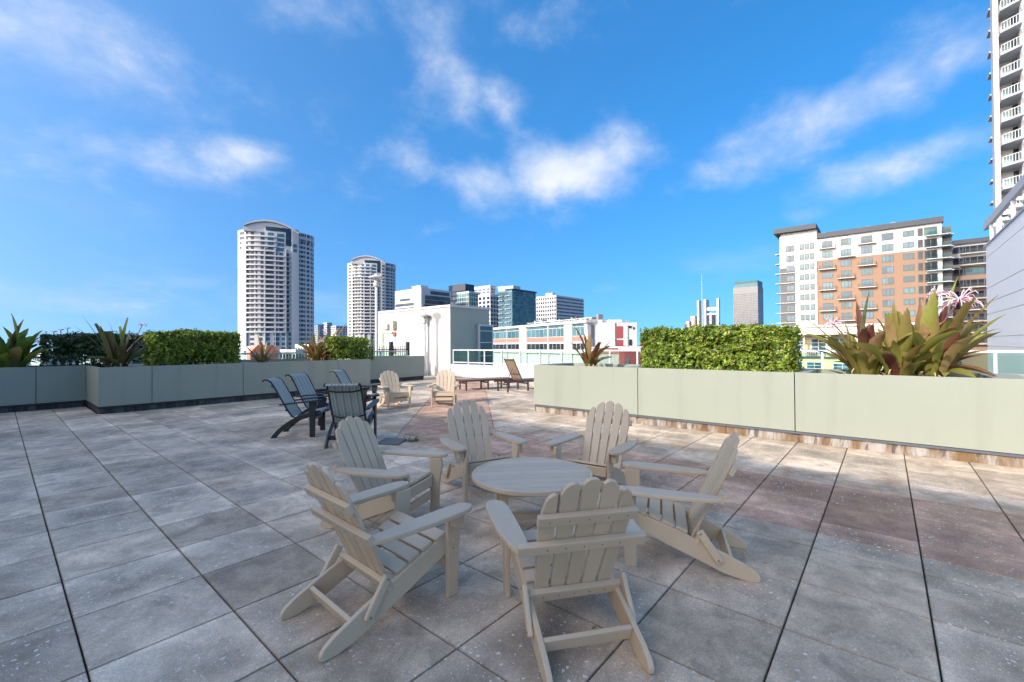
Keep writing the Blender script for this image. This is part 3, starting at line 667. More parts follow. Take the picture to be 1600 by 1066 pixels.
def flower(parent, base, top, r, n=26):
    base, top = Vector(base), Vector(top)
    wpart(MB().tube([base, (base+top)/2+Vector((.02, .01, 0)), top], [.014, .012, .010], 6), 'flower_stalk', 'flower_stem', parent)
    fl, pk = MB(), MB()
    for k in range(n):
        a = rnd.uniform(0, 6.28); e = rnd.uniform(-.35, 1.2); d = Vector((math.cos(a)*math.cos(e), math.sin(a)*math.cos(e), math.sin(e)))
        l = r*rnd.uniform(.75, 1.15); p = [top, top+d*l*.55, top+d*l*.9+Vector((0, 0, -.12*r)), top+d*l*1.05+Vector((0, 0, -.4*r))]
        (fl if k % 4 else pk).tube(p, [.004, .007, .006, .003], 4)
    wpart(fl, 'flower_head', 'petal', parent); wpart(pk, 'flower_buds', 'petal_pink', parent)
def crinum(name, label, base, tips, mat, spread=.12, filler=0, flen=.7, width=.11, collar=True, hearts=None):
    """base: world point; tips: list of (tip point, width, cut, bow)"""
    base = Vector(base); base0 = base; hearts = [Vector(h) for h in hearts] if hearts else [base]; t = thing(name, label, 'plant', base, 0, 'broad leaved crinum lilies')
    for (tip, w, cut, bow) in tips:
        tip = Vector(tip); base = min(hearts, key=lambda h: abs(h.y-tip.y)+abs(h.x-tip.x)*.5); o = Vector((rnd.uniform(-1, 1), rnd.uniform(-1, 1), 0))*spread*.6; h = tip-base; h.z = 0
        b = base+o+h*.12; mid = (b+tip)/2; ctrl = Vector((b.x+(tip.x-b.x)*.32, b.y+(tip.y-b.y)*.32, max(mid.z, b.z)+bow*(tip-b).length))
        wpart(blade(b, ctrl, tip, w, rnd.uniform(.12, .32), cut, curl=rnd.uniform(-.7, .7)), 'leaf', mat, t, smooth=True, fix=False)
    for k in range(filler):
        base = hearts[k % len(hearts)]
        a = k*2.4+rnd.uniform(-.3, .3); l = flen*rnd.uniform(.55, 1.1); e = rnd.uniform(.55, 1.42)
        b = base+Vector((math.cos(a), math.sin(a), 0))*spread*rnd.uniform(.2, 1); d = Vector((math.cos(a)*math.cos(e), math.sin(a)*math.cos(e), math.sin(e)))
        tip = b+d*l; ctrl = b+Vector((d.x*.3, d.y*.3, d.z*.62+.14))*l
        wpart(blade(b, ctrl, tip, width*rnd.uniform(.7, 1.25), rnd.uniform(.1, .35), rnd.random() < .12, curl=rnd.uniform(-.9, .9)), 'leaf', mat, t, smooth=True, fix=False)
    for base in (hearts if collar else ()):
        s = MB()
        for k in range(5): a = k*1.3; s.tube([base+Vector((math.cos(a)*spread*.5, math.sin(a)*spread*.5, -.06)), base+Vector((math.cos(a)*spread*.55, math.sin(a)*spread*.55, .22))], [.055, .04], 8)
        wpart(s, 'stem', 'crinum_olive', t, smooth=True)
        dm = MB()
        for k in range(16):
            a = rnd.uniform(0, 6.28); b = base+Vector((math.cos(a), math.sin(a), 0))*spread*1.1+Vector((0, 0, rnd.uniform(.02, .2))); m2 = blade(b, b+Vector((math.cos(a)*.06, math.sin(a)*.06, .05)), b+Vector((math.cos(a)*.13, math.sin(a)*.13, -.08)), .02, .2, n=4); dm.add(m2.v, m2.f)
        wpart(dm, 'dry_leaves', 'dry_leaf', t, fix=False)
    return t
# big clump on the right planter
SZ = .985
c0 = atX(1400, 588, 8.3); base = Vector((8.3, c0.y, SZ))
tl = []
for (x, y, dx, w, cut, bow) in [(1257, 496, -.25, .06, 0, .05), (1290, 552, -.3, .07, 0, .12), (1318, 500, -.1, .10, 0, .10), (1338, 470, .1, .11, 0, .08), (1359, 453, -.1, .17, 0, .05), (1382, 487, -.3, .15, 0, .06),
        (1402, 492, .2, .14, 1, .04), (1418, 480, -.35, .16, 0, .05), (1440, 466, .2, .16, 0, .05), (1461, 452, -.1, .19, 0, .06), (1480, 470, .3, .18, 0, .05), (1497, 432, .4, .09, 0, .0), (1512, 478, -.38, .15, 1, -.02),
        (1522, 470, -.2, .11, 1, .0), (1561, 460, .2, .10, 0, .02), (1574, 490, -.1, .14, 0, .10), (1566, 518, .1, .15, 0, .14), (1549, 553, .2, .14, 0, .16), (1563, 592, -.15, .20, 0, .38), (1527, 592, -.3, .18, 0, .42), (1476, 590, -.35, .13, 0, .5),
        (1330, 590, -.2, .12, 0, .42), (1352, 545, -.42, .13, 1, .2), (1376, 540, -.42, .13, 0, .2), (1500, 520, -.35, .15, 0, .15), (1432, 520, -.4, .14, 0, .08), (1312, 535, .2, .11, 0, .2), (1300, 566, .1, .08, 0, .3), (1395, 470, .35, .12, 0, .03), (1540, 500, .35, .12, 0, .1)]:
    p = atX(x, y, 8.3+dx); tl.append((p, w*1.1, bool(cut), bow))
big = crinum('crinum_lily', 'huge bronze and olive crinum lily clump in the sunlit planter at right', base, tl, 'crinum_bronze', .16, 120, .92, .13, hearts=[(8.25, atX(1352, 588, 8.25).y, SZ), (8.2, atX(1405, 588, 8.2).y, SZ), (8.4, atX(1455, 588, 8.4).y, SZ)])
flower(big, base+Vector((.1, -.15, .1)), atX(1500, 468, 8.25), .21, 34); flower(big, base+Vector((.15, -.05, .1)), atX(1462, 462, 8.7), .17, 26); flower(big, base+Vector((.05, .2, .1)), atX(1302, 506, 8.4), .15, 24)
# small flame coloured one on the same planter
c1 = atX(922, 570, 8.3); base = Vector((8.3, c1.y, SZ)); tl = []
for (x, y, w, cut, bow) in [(886, 529, .05, 0, .0), (900, 515, .08, 1, .02), (912, 520, .09, 0, .05), (923, 521, .13, 0, .03), (937, 538, .10, 1, .1), (950, 543, .12, 1, .18), (896, 545, .06, 0, .1), (955, 533, .03, 0, .1), (905, 540, .10, 0, .05), (930, 545, .10, 0, .06), (944, 552, .08, 0, .2)]:
    tl.append((atX(x, y, 8.3+rnd.uniform(-.12, .12)), w*1.5, bool(cut), bow))
crinum('crinum_lily', 'small upright orange brown crinum lily at the far end of the sunlit planter', base, tl, 'crinum_flame', .11, 18, .40, .10)
# left ones
def leftplant(label, px, Y, mat, specs, spread, filler, flen, width, py=570):
    c = atY(px, py, Y); base = Vector((c.x, Y, SZ)); tl = []
    for (x, y, w, cut, bow) in specs: tl.append((atY(x, y, Y+rnd.uniform(-.25, .25)), w*1.45, bool(cut), bow))
    return crinum('crinum_lily', label, base, tl, mat, spread, filler, flen, width), base
leftplant('lush green crinum lily cut off by the left edge of the picture', 22, 11.0, 'crinum_green', [(17, 488, .16, 0, .05), (38, 498, .17, 0, .08), (45, 513, .16, 0, .12), (60, 519, .15, 0, .15), (66, 530, .13, 0, .2), (4, 510, .18, 0, .06), (-20, 500, .17, 0, .05), (33, 540, .2, 0, .15), (60, 568, .12, 0, .4), (-25, 530, .2, 0, .1)], .22, 34, .95, .24)
pl2, b2 = leftplant('ragged olive brown crinum lily with cut leaves on the planter corner at left', 186, 9.0, 'crinum_olive', [(113, 507, .035, 0, .0), (128, 493, .035, 0, .02), (149, 510, .13, 1, .02), (157, 512, .07, 1, .0), (170, 502, .03, 0, .0), (168, 523, .16, 1, .04), (187, 514, .12, 1, .02), (200, 500, .11, 1, .0), (203, 520, .12, 1, .03), (229, 520, .09, 0, .03), (227, 533, .10, 0, .1), (233, 540, .09, 0, .15), (150, 567, .05, 0, .4), (165, 540, .14, 1, .1), (180, 540, .13, 1, .1), (212, 545, .13, 0, .1)], .17, 26, .55, .16)
flower(pl2, b2+Vector((.05, 0, .1)), atY(222, 508, 9.0), .11, 20)
leftplant('little red and green crinum lily between the two left hedges', 409, 9.0, 'crinum_flame', [(381, 539, .06, 0, .0), (402, 518, .05, 0, .0), (405, 527, .08, 0, .0), (418, 533, .07, 0, .05), (440, 537, .06, 0, .02), (428, 540, .07, 0, .06), (394, 545, .07, 0, .05), (436, 545, .07, 0, .05)], .10, 14, .38, .10, 566)
pl4, b4 = leftplant('tall flowering crinum lily with pink blooms left of the small hedge', 498, 9.3, 'crinum_flame', [(478, 524, .05, 0, .0), (490, 517, .10, 0, .03), (501, 501, .05, 0, .0), (512, 520, .13, 0, .03), (530, 512, .13, 0, .05), (540, 508, .12, 1, .05), (520, 530, .12, 0, .1), (484, 540, .10, 0, .08), (475, 555, .08, 0, .25), (506, 527, .12, 1, .05)], .26, 46, .70, .15, 562)
flower(pl4, b4+Vector((0, 0, .1)), atY(504, 533, 9.1), .2, 24); flower(pl4, b4+Vector((.1, .1, .1)), atY(508, 518, 9.5), .15, 18); flower(pl4, b4+Vector((.5, .1, .1)), atY(547, 524, 9.6), .12, 12)

def hedge(label, x0, x1, y0, y1, z0, z1, n, mat, leaf=.034, gaps=0.0, stems=9):
    cx, cy = (x0+x1)/2, (y0+y1)/2; t = thing('hedge', label, 'hedge', (cx, cy, z0), 0, 'clipped box hedges')
    mb = MB(); hx, hy = (x1-x0)/2, (y1-y0)/2; H = z1-z0
    bumps = [(rnd.uniform(-hx, hx), rnd.uniform(-hy, hy), rnd.uniform(0, H), rnd.uniform(.10, .30), rnd.uniform(-.10, .085)) for _ in range(int(26+40*(hx+hy)))]
    def off(p): return sum(a*math.exp(-((p[0]-bx)**2+(p[1]-by)**2+(p[2]-bz)**2)/(r*r)) for bx, by, bz, r, a in bumps)
    k = 0
    while k < n:
        # mostly near the clipped faces, some inside
        u = [rnd.uniform(-1, 1), rnd.uniform(-1, 1), rnd.uniform(0, 1)]; face = rnd.random(); dep = abs(rnd.gauss(0, .07))
        A = [hy*2*H, hy*2*H, hx*2*H, hx*2*H, 4*hx*hy*1.5]; s = rnd.uniform(0, sum(A)); i = 0
        while s > A[i]: s -= A[i]; i += 1
        p = [u[0]*hx, u[1]*hy, u[2]*H]; nrm = Vector((0, 0, 1))
        if i == 0: p[0] = -hx+dep; nrm = Vector((-1, 0, .3))
        elif i == 1: p[0] = hx-dep; nrm = Vector((1, 0, .3))
        elif i == 2: p[1] = -hy+dep; nrm = Vector((0, -1, .3))
        elif i == 3: p[1] = hy-dep; nrm = Vector((0, 1, .3))
        else: p[2] = H-dep*.8
        low = p[2]/H
        if low < .45 and rnd.random() < gaps*(1-low/.45): continue
        d = off(p)
        if d < -.035 and rnd.random() < .75: continue
        # rounded edges of the clipped block
        q = Vector(p); q += nrm*d*.8
        ex = max(0, abs(p[0])-hx+.10)/.10; ey = max(0, abs(p[1])-hy+.10)/.10; ez = max(0, p[2]-H+.10)/.10
        if ex*ex+ey*ey+ez*ez > 1.5: continue
        if rnd.random() < .10: q += nrm*rnd.uniform(.01, .075)
        ax = (nrm.normalized()+Vector((rnd.gauss(0, .45), rnd.gauss(0, .45), rnd.gauss(.35, .4)))).normalized(); o1 = ax.orthogonal().normalized(); o2 = ax.cross(o1); m_l = rnd.randint(4, 7); g0 = rnd.uniform(0, 6.28)
        for jl in range(m_l):                      # a shoot: leaves spiralling round its axis
            g = g0+jl*2.4; el = rnd.uniform(.2, 1.0); a = (o1*math.cos(g)+o2*math.sin(g))*math.cos(el)+ax*math.sin(el); b = ax.cross(a)
            b = b.normalized() if b.length > .05 else o1; nv = a.cross(b); l = leaf*rnd.uniform(.7, 1.25); w = l*.27; r0 = q+ax*(jl*.007)
            mb.add([r0, r0+a*l*.5+b*w, r0+a*l-nv*l*.12, r0+a*l*.5-b*w], [(0, 1, 2, 3)]); k += 1
    core = MB()
    # dark twiggy inside so that the block is not see-through
    for k in range(n//3):
        p = Vector((rnd.uniform(-hx*.8, hx*.8), rnd.uniform(-hy*.7, hy*.7), rnd.uniform(H*(.15 if gaps < .5 else .4), H*.92))); nv = Vector((rnd.gauss(0, 1), rnd.gauss(0, 1), rnd.gauss(0, 1))).normalized(); a = nv.orthogonal().normalized(); b = nv.cross(a); l = leaf*1.5
        mb.add([p-a*l*.5, p+b*l*.3, p+a*l*.5, p-b*l*.3], [(0, 1, 2, 3)])
    tag(mb.build('foliage', mat, t, fix=False), kind='stuff')
    st = MB()
    for k in range(stems):
        x = -hx*.85+1.7*hx*(k+.5)/stems if hx > hy else rnd.uniform(-hx*.5, hx*.5); y = rnd.uniform(-hy*.5, hy*.5) if hx > hy else -hy*.85+1.7*hy*(k+.5)/stems
        for j in range(4):
            e = Vector((x+rnd.uniform(-.18, .18), y+rnd.uniform(-.15, .15), H*rnd.uniform(.6, .9))); st.tube([(x, y, -.05), ((x+e.x)/2+rnd.uniform(-.05, .05), (y+e.y)/2, e.z*.5), e], [.012, .009, .004], 5)
    st.build('stems', 'bark', t)
    return t
z_top = atX(1242, 506, 8.0).z
hedge('big bright yellow green clipped hedge on the sunlit planter', 7.86, 8.68, atX(1240, 580, 7.9).y, atX(1008, 573, 8.0).y, SZ, 1.76, 36000, 'hedge_leaf', .058, .1, 12)
hedge('wide green clipped hedge with a sunlit top on the left planter', atY(236, 570, 8.7).x, atY(371, 568, 8.7).x, 8.5, 9.4, SZ, atY(300, 521, 8.7).z, 24000, 'hedge_leaf', .056, .45, 12)
hedge('thin shaded hedge behind the cut crinum in the recessed left planter', atY(66, 572, 11.1).x, atY(228, 572, 11.1).x, 10.75, 11.6, SZ, atY(150, 525, 11.0).z, 13000, 'hedge_leaf_shaded', .058, .85, 12)
hedge('small clipped hedge at the end of the left planter near the lamp', atY(513, 560, 8.9).x, atY(576, 560, 8.9).x, 8.55, 9.5, SZ, atY(545, 529, 8.9).z, 10000, 'hedge_leaf', .056, .2, 6)

# ------------------------------------------------------------------ rails, low wall, utility building, lamps, fence on the terrace
WX = 14.1
lw = tag(MB().box(WX, WX+.25, -9.5, 10.88, 0, .62).build('low_wall', 'white_wall', bevel=.008), 'long low white wall under the glass railing across the terrace', 'wall')
tag(lw, kind=None)
def glass_rail(label, x0, y0, x1, y1, z0, z1, step, mat, frame='white_trim', name='glass_railing'):
    a = Vector((x0, y0, 0)); b = Vector((x1, y1, 0)); ln = (b-a).length; d = (b-a)/ln; n = Vector((-d.y, d.x, 0)); t = thing(name, label, 'railing', ((x0+x1)/2, (y0+y1)/2, z0)); k = max(1, round(ln/step)); up = Vector((0, 0, 1))
    for i in range(k+1): wpart(MB().obox(a+d*(ln*i/k)+up*((z0+z1-.055)/2), d*.028, n*.028, up*((z1-.055-z0)/2)), 'post', frame, t)
    wpart(MB().obox((a+b)/2+up*(z1-.0275), d*(ln/2+.028), n*.035, up*.027), 'top_rail', frame, t)
    for i in range(k):
        c = a+d*(ln*(i+.5)/k); hl = ln/k/2-.0285
        wpart(MB().obox(c+up*(z0+.09), d*hl, n*.018, up*.025), 'bottom_rail', frame, t)
        wpart(MB().obox(c+up*((z0+.1155+z1-.0555)/2), d*hl, n*.005, up*((z1-.0555-z0-.1155)/2)), 'glass_pane', mat, t)
    return t
glass_rail('white framed green glass railing on the low white wall', WX+.12, 10.8, WX+.12, -9.3, .62, 1.33, 1.05, 'rail_glass')
glass_rail('grey framed glass railing behind the left planters', -3.5, 12.35, 12.6, 12.35, 0, 1.30, 1.5, 'rail_glass_clear', 'alu')
UX = atY(764, 520, 10.9).x
ub = thing('utility_building', 'plain white rooftop block with a green side wall and a door', 'building', (17, 14, 0))
wpart(MB().box(WX, UX, 10.90, 17.15, 0, 3.42), 'wall', 'white_wall', ub)
wpart(MB().box(WX+.01, UX, 10.885, 10.8995, .0, 3.41), 'side_cladding', 'sage_wall', ub)
wpart(MB().box(WX-.05, UX+.05, 10.84, 17.2, 3.4205, 3.53), 'coping', 'white_trim', ub)
# door and small boxes on the sunlit face
dy0, dy1 = atX(614.5, 540, WX).y, atX(600, 540, WX).y
dr = wpart(MB().box(WX-.03, WX-.001, dy0, dy1, .02, 2.2), 'door', 'door_sage', ub)
wpart(MB().box(WX-.07, WX-.001, dy1+.002, dy1+.12, .02, 2.32), 'door_frame', 'sage_wall', ub); wpart(MB().box(WX-.07, WX-.001, dy0, dy1, 2.202, 2.32), 'door_frame', 'sage_wall', ub)
for (x, y, w, h, d, mt, nm) in [(605, 511, .42, .30, .14, 'beige_box', 'wall_light'), (617, 508, .30, .46, .24, 'beige_box', 'loudspeaker'), (617.6, 522.5, .20, .24, .08, 'alarm_red', 'fire_alarm'), (617.6, 531.5, .16, .12, .05, 'hvac', 'switch_box'), (617.6, 536.5, .16, .12, .05, 'hvac', 'switch_box'), (617.5, 549, .2, .3, .08, 'alarm_red', 'hose_box')]:
    p = atX(x, y, WX); wpart(MB().box(WX-d, WX-.001, p.y-w/2, p.y+w/2, p.z-h/2, p.z+h/2), nm, mt, ub, bevel=.02)
# tall window with a grey frame at the far end of the green side
wx0 = atY(743, 520, 10.9).x; wx1 = UX+.12
wf = wpart(MB().box(wx0, wx1, 10.70, 10.884, 0, 2.62), 'window', 'alu', ub)
for (za, zb) in ((.1, .95), (1.0, 1.65), (1.7, 2.25), (2.3, 2.52)): wpart(MB().box(wx0+.16, wx1-.1, 10.68, 10.699, za, zb), 'pane', 'glass_green', wf)

def lamp(label, x, y, h, s=1.):
    t = thing('lamp_post', label, 'lamp post', (x, y, 0), 0, 'terrace lamp posts'); r = .075*s
    MB().lathe([(.12, 0), (.12, .25), (.085, .32), (r, .5), (r*.85, h-.62)], seg=12).build('pole', 'pole', t, smooth=True)
    MB().lathe([(r*.85, h-.619), (.13*s, h-.56), (.13*s, h-.42), (.09*s, h-.36), (.10*s, h-.24)], seg=12).build('lantern', 'pole', t, smooth=False)
    MB().lathe([(.10*s, h-.239), (.33*s, h-.20), (.34*s, h-.165), (.22*s, h-.10), (.08*s, h-.05), (.06*s, h)], seg=18).build('hood', 'pole', t, smooth=False)
P = atD(588, 428, 20.2); lamp('tall white lamp post standing before the second round tower', P.x, P.y, P.z)
P = atX(663, 488, WX-.22); lamp('shorter lamp post close against the white rooftop block', P.x, P.y, P.z, .9)
fe = thing('iron_fence', 'black iron picket fence behind the far sage planter', 'fence', (11, 12.9, 0)); fy = 12.9
fx0, fx1 = atY(560, 560, fy).x, atY(638, 560, fy).x
wpart(MB().box(fx0, fx1, fy-.02, fy+.02, 1.33, 1.37), 'rail', 'iron', fe); wpart(MB().box(fx0, fx1, fy-.02, fy+.02, .2, .24), 'rail', 'iron', fe)
n = int((fx1-fx0)/.13); pk0 = None
for k in range(n):
    x = fx0+.05+k*.13
    if pk0 is None: pk0 = wpart(MB().box(x-.011, x+.011, fy-.011, fy+.011, 0, 1.52), 'picket', 'iron', fe); px0 = x
    else: share(pk0, parent=fe, loc=(x-px0, 0, 0))
for px in (611, 637): x = atY(px, 560, fy).x; wpart(MB().box(x-.07, x+.07, fy-.07, fy+.07, 0, 1.72), 'post', 'iron', fe)

# ------------------------------------------------------------------ building whose shadow lies on the terrace (behind and left of the camera)
sh = thing('condominium_block', 'pale residential block beside the terrace, outside the picture at left', 'building', (-20, -5, GROUND_Z))
SX = -14.0; k = math.tan(SUN_EL)/math.cos(SUN_AZ)
def edge_h(x): return k*(x-SX)
tanA = math.tan(SUN_AZ)
segs = [(-13, -4.0, 6.05), (-4.0, -1.2, 6.35), (-1.2, 1.0, 6.40), (1.0, 1.7, 6.9), (1.7, 4.6, 5.75), (4.6, 7.2, 6.0), (7.2, 8.2, 5.35), (8.2, 10.4, 5.25), (10.4, 14., 6.0), (14., 17.3, 6.1)]
mb = MB()
for (ya, yb, xe) in segs:                          # parapet steps added to shape the uneven shadow edge on the terrace
    off = -(xe-SX)*tanA; mb.box(SX-14, SX, ya+off, yb+off+(0 if yb < 17 else 0), GROUND_Z, edge_h(xe))
wpart(mb, 'wall', 'white_wall', sh)
for zz in range(-6, 4):
    for yy in range(-2, 6):
        y = yy*3+1; z = zz*3+.4
        if z+1.8 < edge_h(5.0): 
            if yy == -2 and zz == -6: w0 = wpart(MB().box(SX, SX+.05, y, y+1.7, z, z+1.7), 'window', 'glass_dark', sh); y_0, z_0 = y, z
            else: share(w0, parent=sh, loc=(0, y-y_0, z-z_0))

# ------------------------------------------------------------------ the city
def fbox(mb, X, y0, y1, z0, z1, d0, d1): return mb.box(X-d1, X-d0, min(y0, y1), max(y0, y1), z0, z1)   # on a face looking to -X
# --- apartment building at right
AX = 163.; FH = 3.15
ap = thing('apartment_building', 'long white and tan apartment building with dark roof and many balconies', 'building', (AX+9, 20, GROUND_Z))
def ay(px, py=430): return atX(px, py, AX).y
zt = atX(1387, 370, AX).z           # centre of the top row of windows
yL, yM, yR, yE = ay(1219), ay(1277), ay(1447.5), ay(1473)
z_band = zt-FH*1.5
z_roof = atX(1400, 357, AX).z
wpart(MB().box(AX, AX+18, yE, yM, z_band, z_roof), 'upper_wall', 'apt_white', ap)
wpart(MB().box(AX, AX+18, yR, yM, GROUND_Z, z_band-.002), 'lower_wall', 'brick_tan', ap); wpart(MB().box(AX+.02, AX+18, yE, yR-.002, GROUND_Z, z_band-.002), 'corner_wall', 'apt_white', ap)
z_rl = atX(1250, 366, AX).z
wpart(MB().box(AX-.4, AX+18, yM+.002, yL, GROUND_Z, z_rl), 'wing_wall', 'apt_white', ap)
yD = ay(1242.5); wpart(MB().box(AX-.45, AX-.402, yD, yL-.05, GROUND_Z, zt-FH*1.5-1.3), 'wing_cladding', 'charcoal', ap)
wpart(MB().box(AX-.8, AX+18.5, yE-.3, yM-.1, z_roof+.002, z_roof+1.5), 'roof', 'roof_dark', ap)
wpart(MB().box(AX-2.2, AX+18.5, yM-.05, yL+1.4, z_rl+.75, z_rl+2.2), 'roof', 'roof_dark', ap); wpart(MB().box(AX-.2, AX+18, yM+.01, yL-.3, z_rl+.002, z_rl+.748), 'upper_wall', 'apt_white', ap)
for k_ in range(14):
    y = yE+2+(yM-yE-4)*k_/13; wpart(MB().box(AX+2, AX+4, y, y+rnd.uniform(1, 2), z_roof+1.502, z_roof+rnd.uniform(1.8, 2.3)), 'roof_unit', 'hvac', ap)
winm = {}
def window(y0, y1, z0, z1, X, parent, glass, nm=2, d=.0):
    key = (round(y1-y0, 2), round(z1-z0, 2), glass, nm)
    if key in winm:
        f, p, ref = winm[key]; ofs = Vector((X, y0, z0))-ref
        f2 = share(f, parent=parent); f2.location = Vector((X, y0, z0))-Vector(parent.location); p2 = share(p, parent=f2); return
    w, h = y1-y0, z1-z0; fr = MB(); t = .15
    fr.box(-.06, .03, 0, w, 0, t); fr.box(-.06, .03, 0, w, h-t, h); fr.box(-.06, .03, 0, t, t, h-t); fr.box(-.06, .03, w-t, w, t, h-t)
    for k_ in range(1, nm): fr.box(-.05, .03, w*k_/nm-.09, w*k_/nm+.09, t, h-t)
    if h > 1.8: fr.box(-.045, .03, t, w-t, .45, .53)
    f = fr.build('window', 'charcoal', parent, fix=False); f.location = Vector((X, y0, z0))-Vector(parent.location)
    p = MB().box(-.02, .029, t, w-t, t, h-t).build('pane', glass, f); winm[key] = (f, p, Vector((X, y0, z0)))
def balcony(X, y0, y1, z, dep, parent, frame='charcoal', slab='concrete', h=1.05):
    wpart(MB().box(X-dep, X-.07, y0, y1, z-.22, z), 'balcony_slab', slab, parent)
    mb = MB(); mb.box(X-dep+.02, X-dep+.07, y0, y1, z+h-.06, z+h); n_ = max(3, int((y1-y0)/.32))
    for k_ in range(n_+1): y = y0+.04+(y1-y0-.08)*k_/n_; mb.box(X-dep+.03, X-dep+.055, y-.018, y+.018, z, z+h-.06)
    for y in (y0+.03, y1-.03): mb.box(X-dep+.07, X-.07, y-.02, y+.02, z+h-.06, z+h); 
    for y in (y0+.03, y1-.03):
        for k_ in range(4): x = X-dep+.2+(dep-.4)*k_/3; mb.box(x-.015, x+.015, y-.015, y+.015, z, z+h-.06)
    wpart(mb, 'balcony_rail', frame, parent, fix=False)
W = lambda a, b: (ay(b), ay(a))
for fl in range(11):
    zc = zt-FH*fl; zb = zc-1.0
    for ci, (a, b, bal) in enumerate(((1285, 1301.5, 0), (1314, 1331, 1), (1346, 1364, 0), (1378, 1397, 9))):
        y0, y1 = W(a, b); w = (y1-y0); c = (y0+y1)/2; window(c-w/2, c+w/2, zb, zb+2.05, AX, ap, 'glass_teal' if (fl+ci) % 3 else 'glass_blue', 3)
        if bal == fl % 2: balcony(AX, c-w/2-.75, c+w/2+.75, zb-.25, 1.3, ap)
    y0, y1 = W(1414, 1426.5); c = (y0+y1)/2; window(c-1.2, c+1.2, zb+.3, zb+1.95, AX, ap, 'glass_teal', 2)
    y0, y1 = W(1436, 1441.5); c = (y0+y1)/2; window(c-.55, c+.55, zb, zb+2.2, AX, ap, 'glass_dark', 1)
    y0, y1 = W(1448.5, 1461.5); c = (y0+y1)/2; window(c-1.3, c+1.3, zb-.1, zb+2.2, AX, ap, 'glass_dark' if fl else 'glass_green', 2)
    wpart(MB().box(AX-1.5, AX-.07, yE-1.6, yR, zb-.45, zb-.25), 'balcony_slab', 'concrete', ap); wpart(MB().box(AX-.069, AX+9, yE-2.2, yE-.01, zb-.45, zb-.25), 'balcony_slab', 'concrete', ap)
    wpart(MB().box(AX-1.47, AX-1.44, yE-1.58, yR-.05, zb-.249, zb+.8), 'balcony_glass', 'rail_glass_clear', ap)
    wpart(MB().box(AX+1.2, AX+4, yE-1.9, yE-.02, zb-.249, zb+2.0), 'loggia_screen', 'charcoal', ap)
    y0, y1 = W(1230.7, 1240); c = (y0+y1)/2; window(c-1.1, c+1.1, zb+.0, zb+1.95, AX-.46, ap, 'glass_blue', 2)
    for (a, b) in ((1251.2, 1255.8), (1259, 1263.6), (1267.4, 1272)): y0, y1 = W(a, b); c = (y0+y1)/2; window(c-.55, c+.55, zb+.15, zb+1.95, AX-.46, ap, 'glass_teal', 1)
    if fl > 1: wpart(MB().box(AX-.85, AX-.47, yD, yL+.6, zb-.55, zb-.35), 'balcony_slab', 'concrete', ap)
    wpart(MB().box(AX-.8, AX+2, yL+.02, yL+1.2, zb-.55, zb-.35), 'balcony_slab', 'concrete', ap)
# --- second wing behind
BX = 176.
a2 = thing('apartment_building', 'shorter white and brown apartment wing between the big block and the grey wall', 'building', (BX+9, 2, GROUND_Z))
def by(px, py=430): return atX(px, py, BX).y
zt2 = atX(1525, 388, BX).z; zr2 = atX(1525, 379.5, BX).z; yA, yB = by(1480), by(1565)
wpart(MB().box(BX, BX+16, yB, yA, zt2-FH*1.55, zr2), 'upper_wall', 'apt_white', a2); wpart(MB().box(BX, BX+16, yB, yA, GROUND_Z, zt2-FH*1.55-.002), 'lower_wall', 'brick_tan', a2); wpart(MB().box(BX-.8, BX+16.5, yB, yA+.8, zr2+.002, zr2+1.2), 'roof', 'roof_dark', a2)
for fl in range(9):
    zb = zt2-FH*fl-1
    for (a, b, w, g, nm) in ((1494, 1504.5, 2.7, 'glass_dark', 2), (1513.5, 1530.5, 4.3, 'glass_dark' if fl != 2 else 'glass_teal', 3), (1543, 1550, 2.2, 'glass_dark', 1)):
        c = (by(a)+by(b))/2; window(c-w/2, c+w/2, zb, zb+1.9, BX, a2, g, nm)
    if fl not in (2,): c = (by(1513)+by(1535))/2; balcony(BX, c-3, c+3, zb-.3, 1.5, a2)
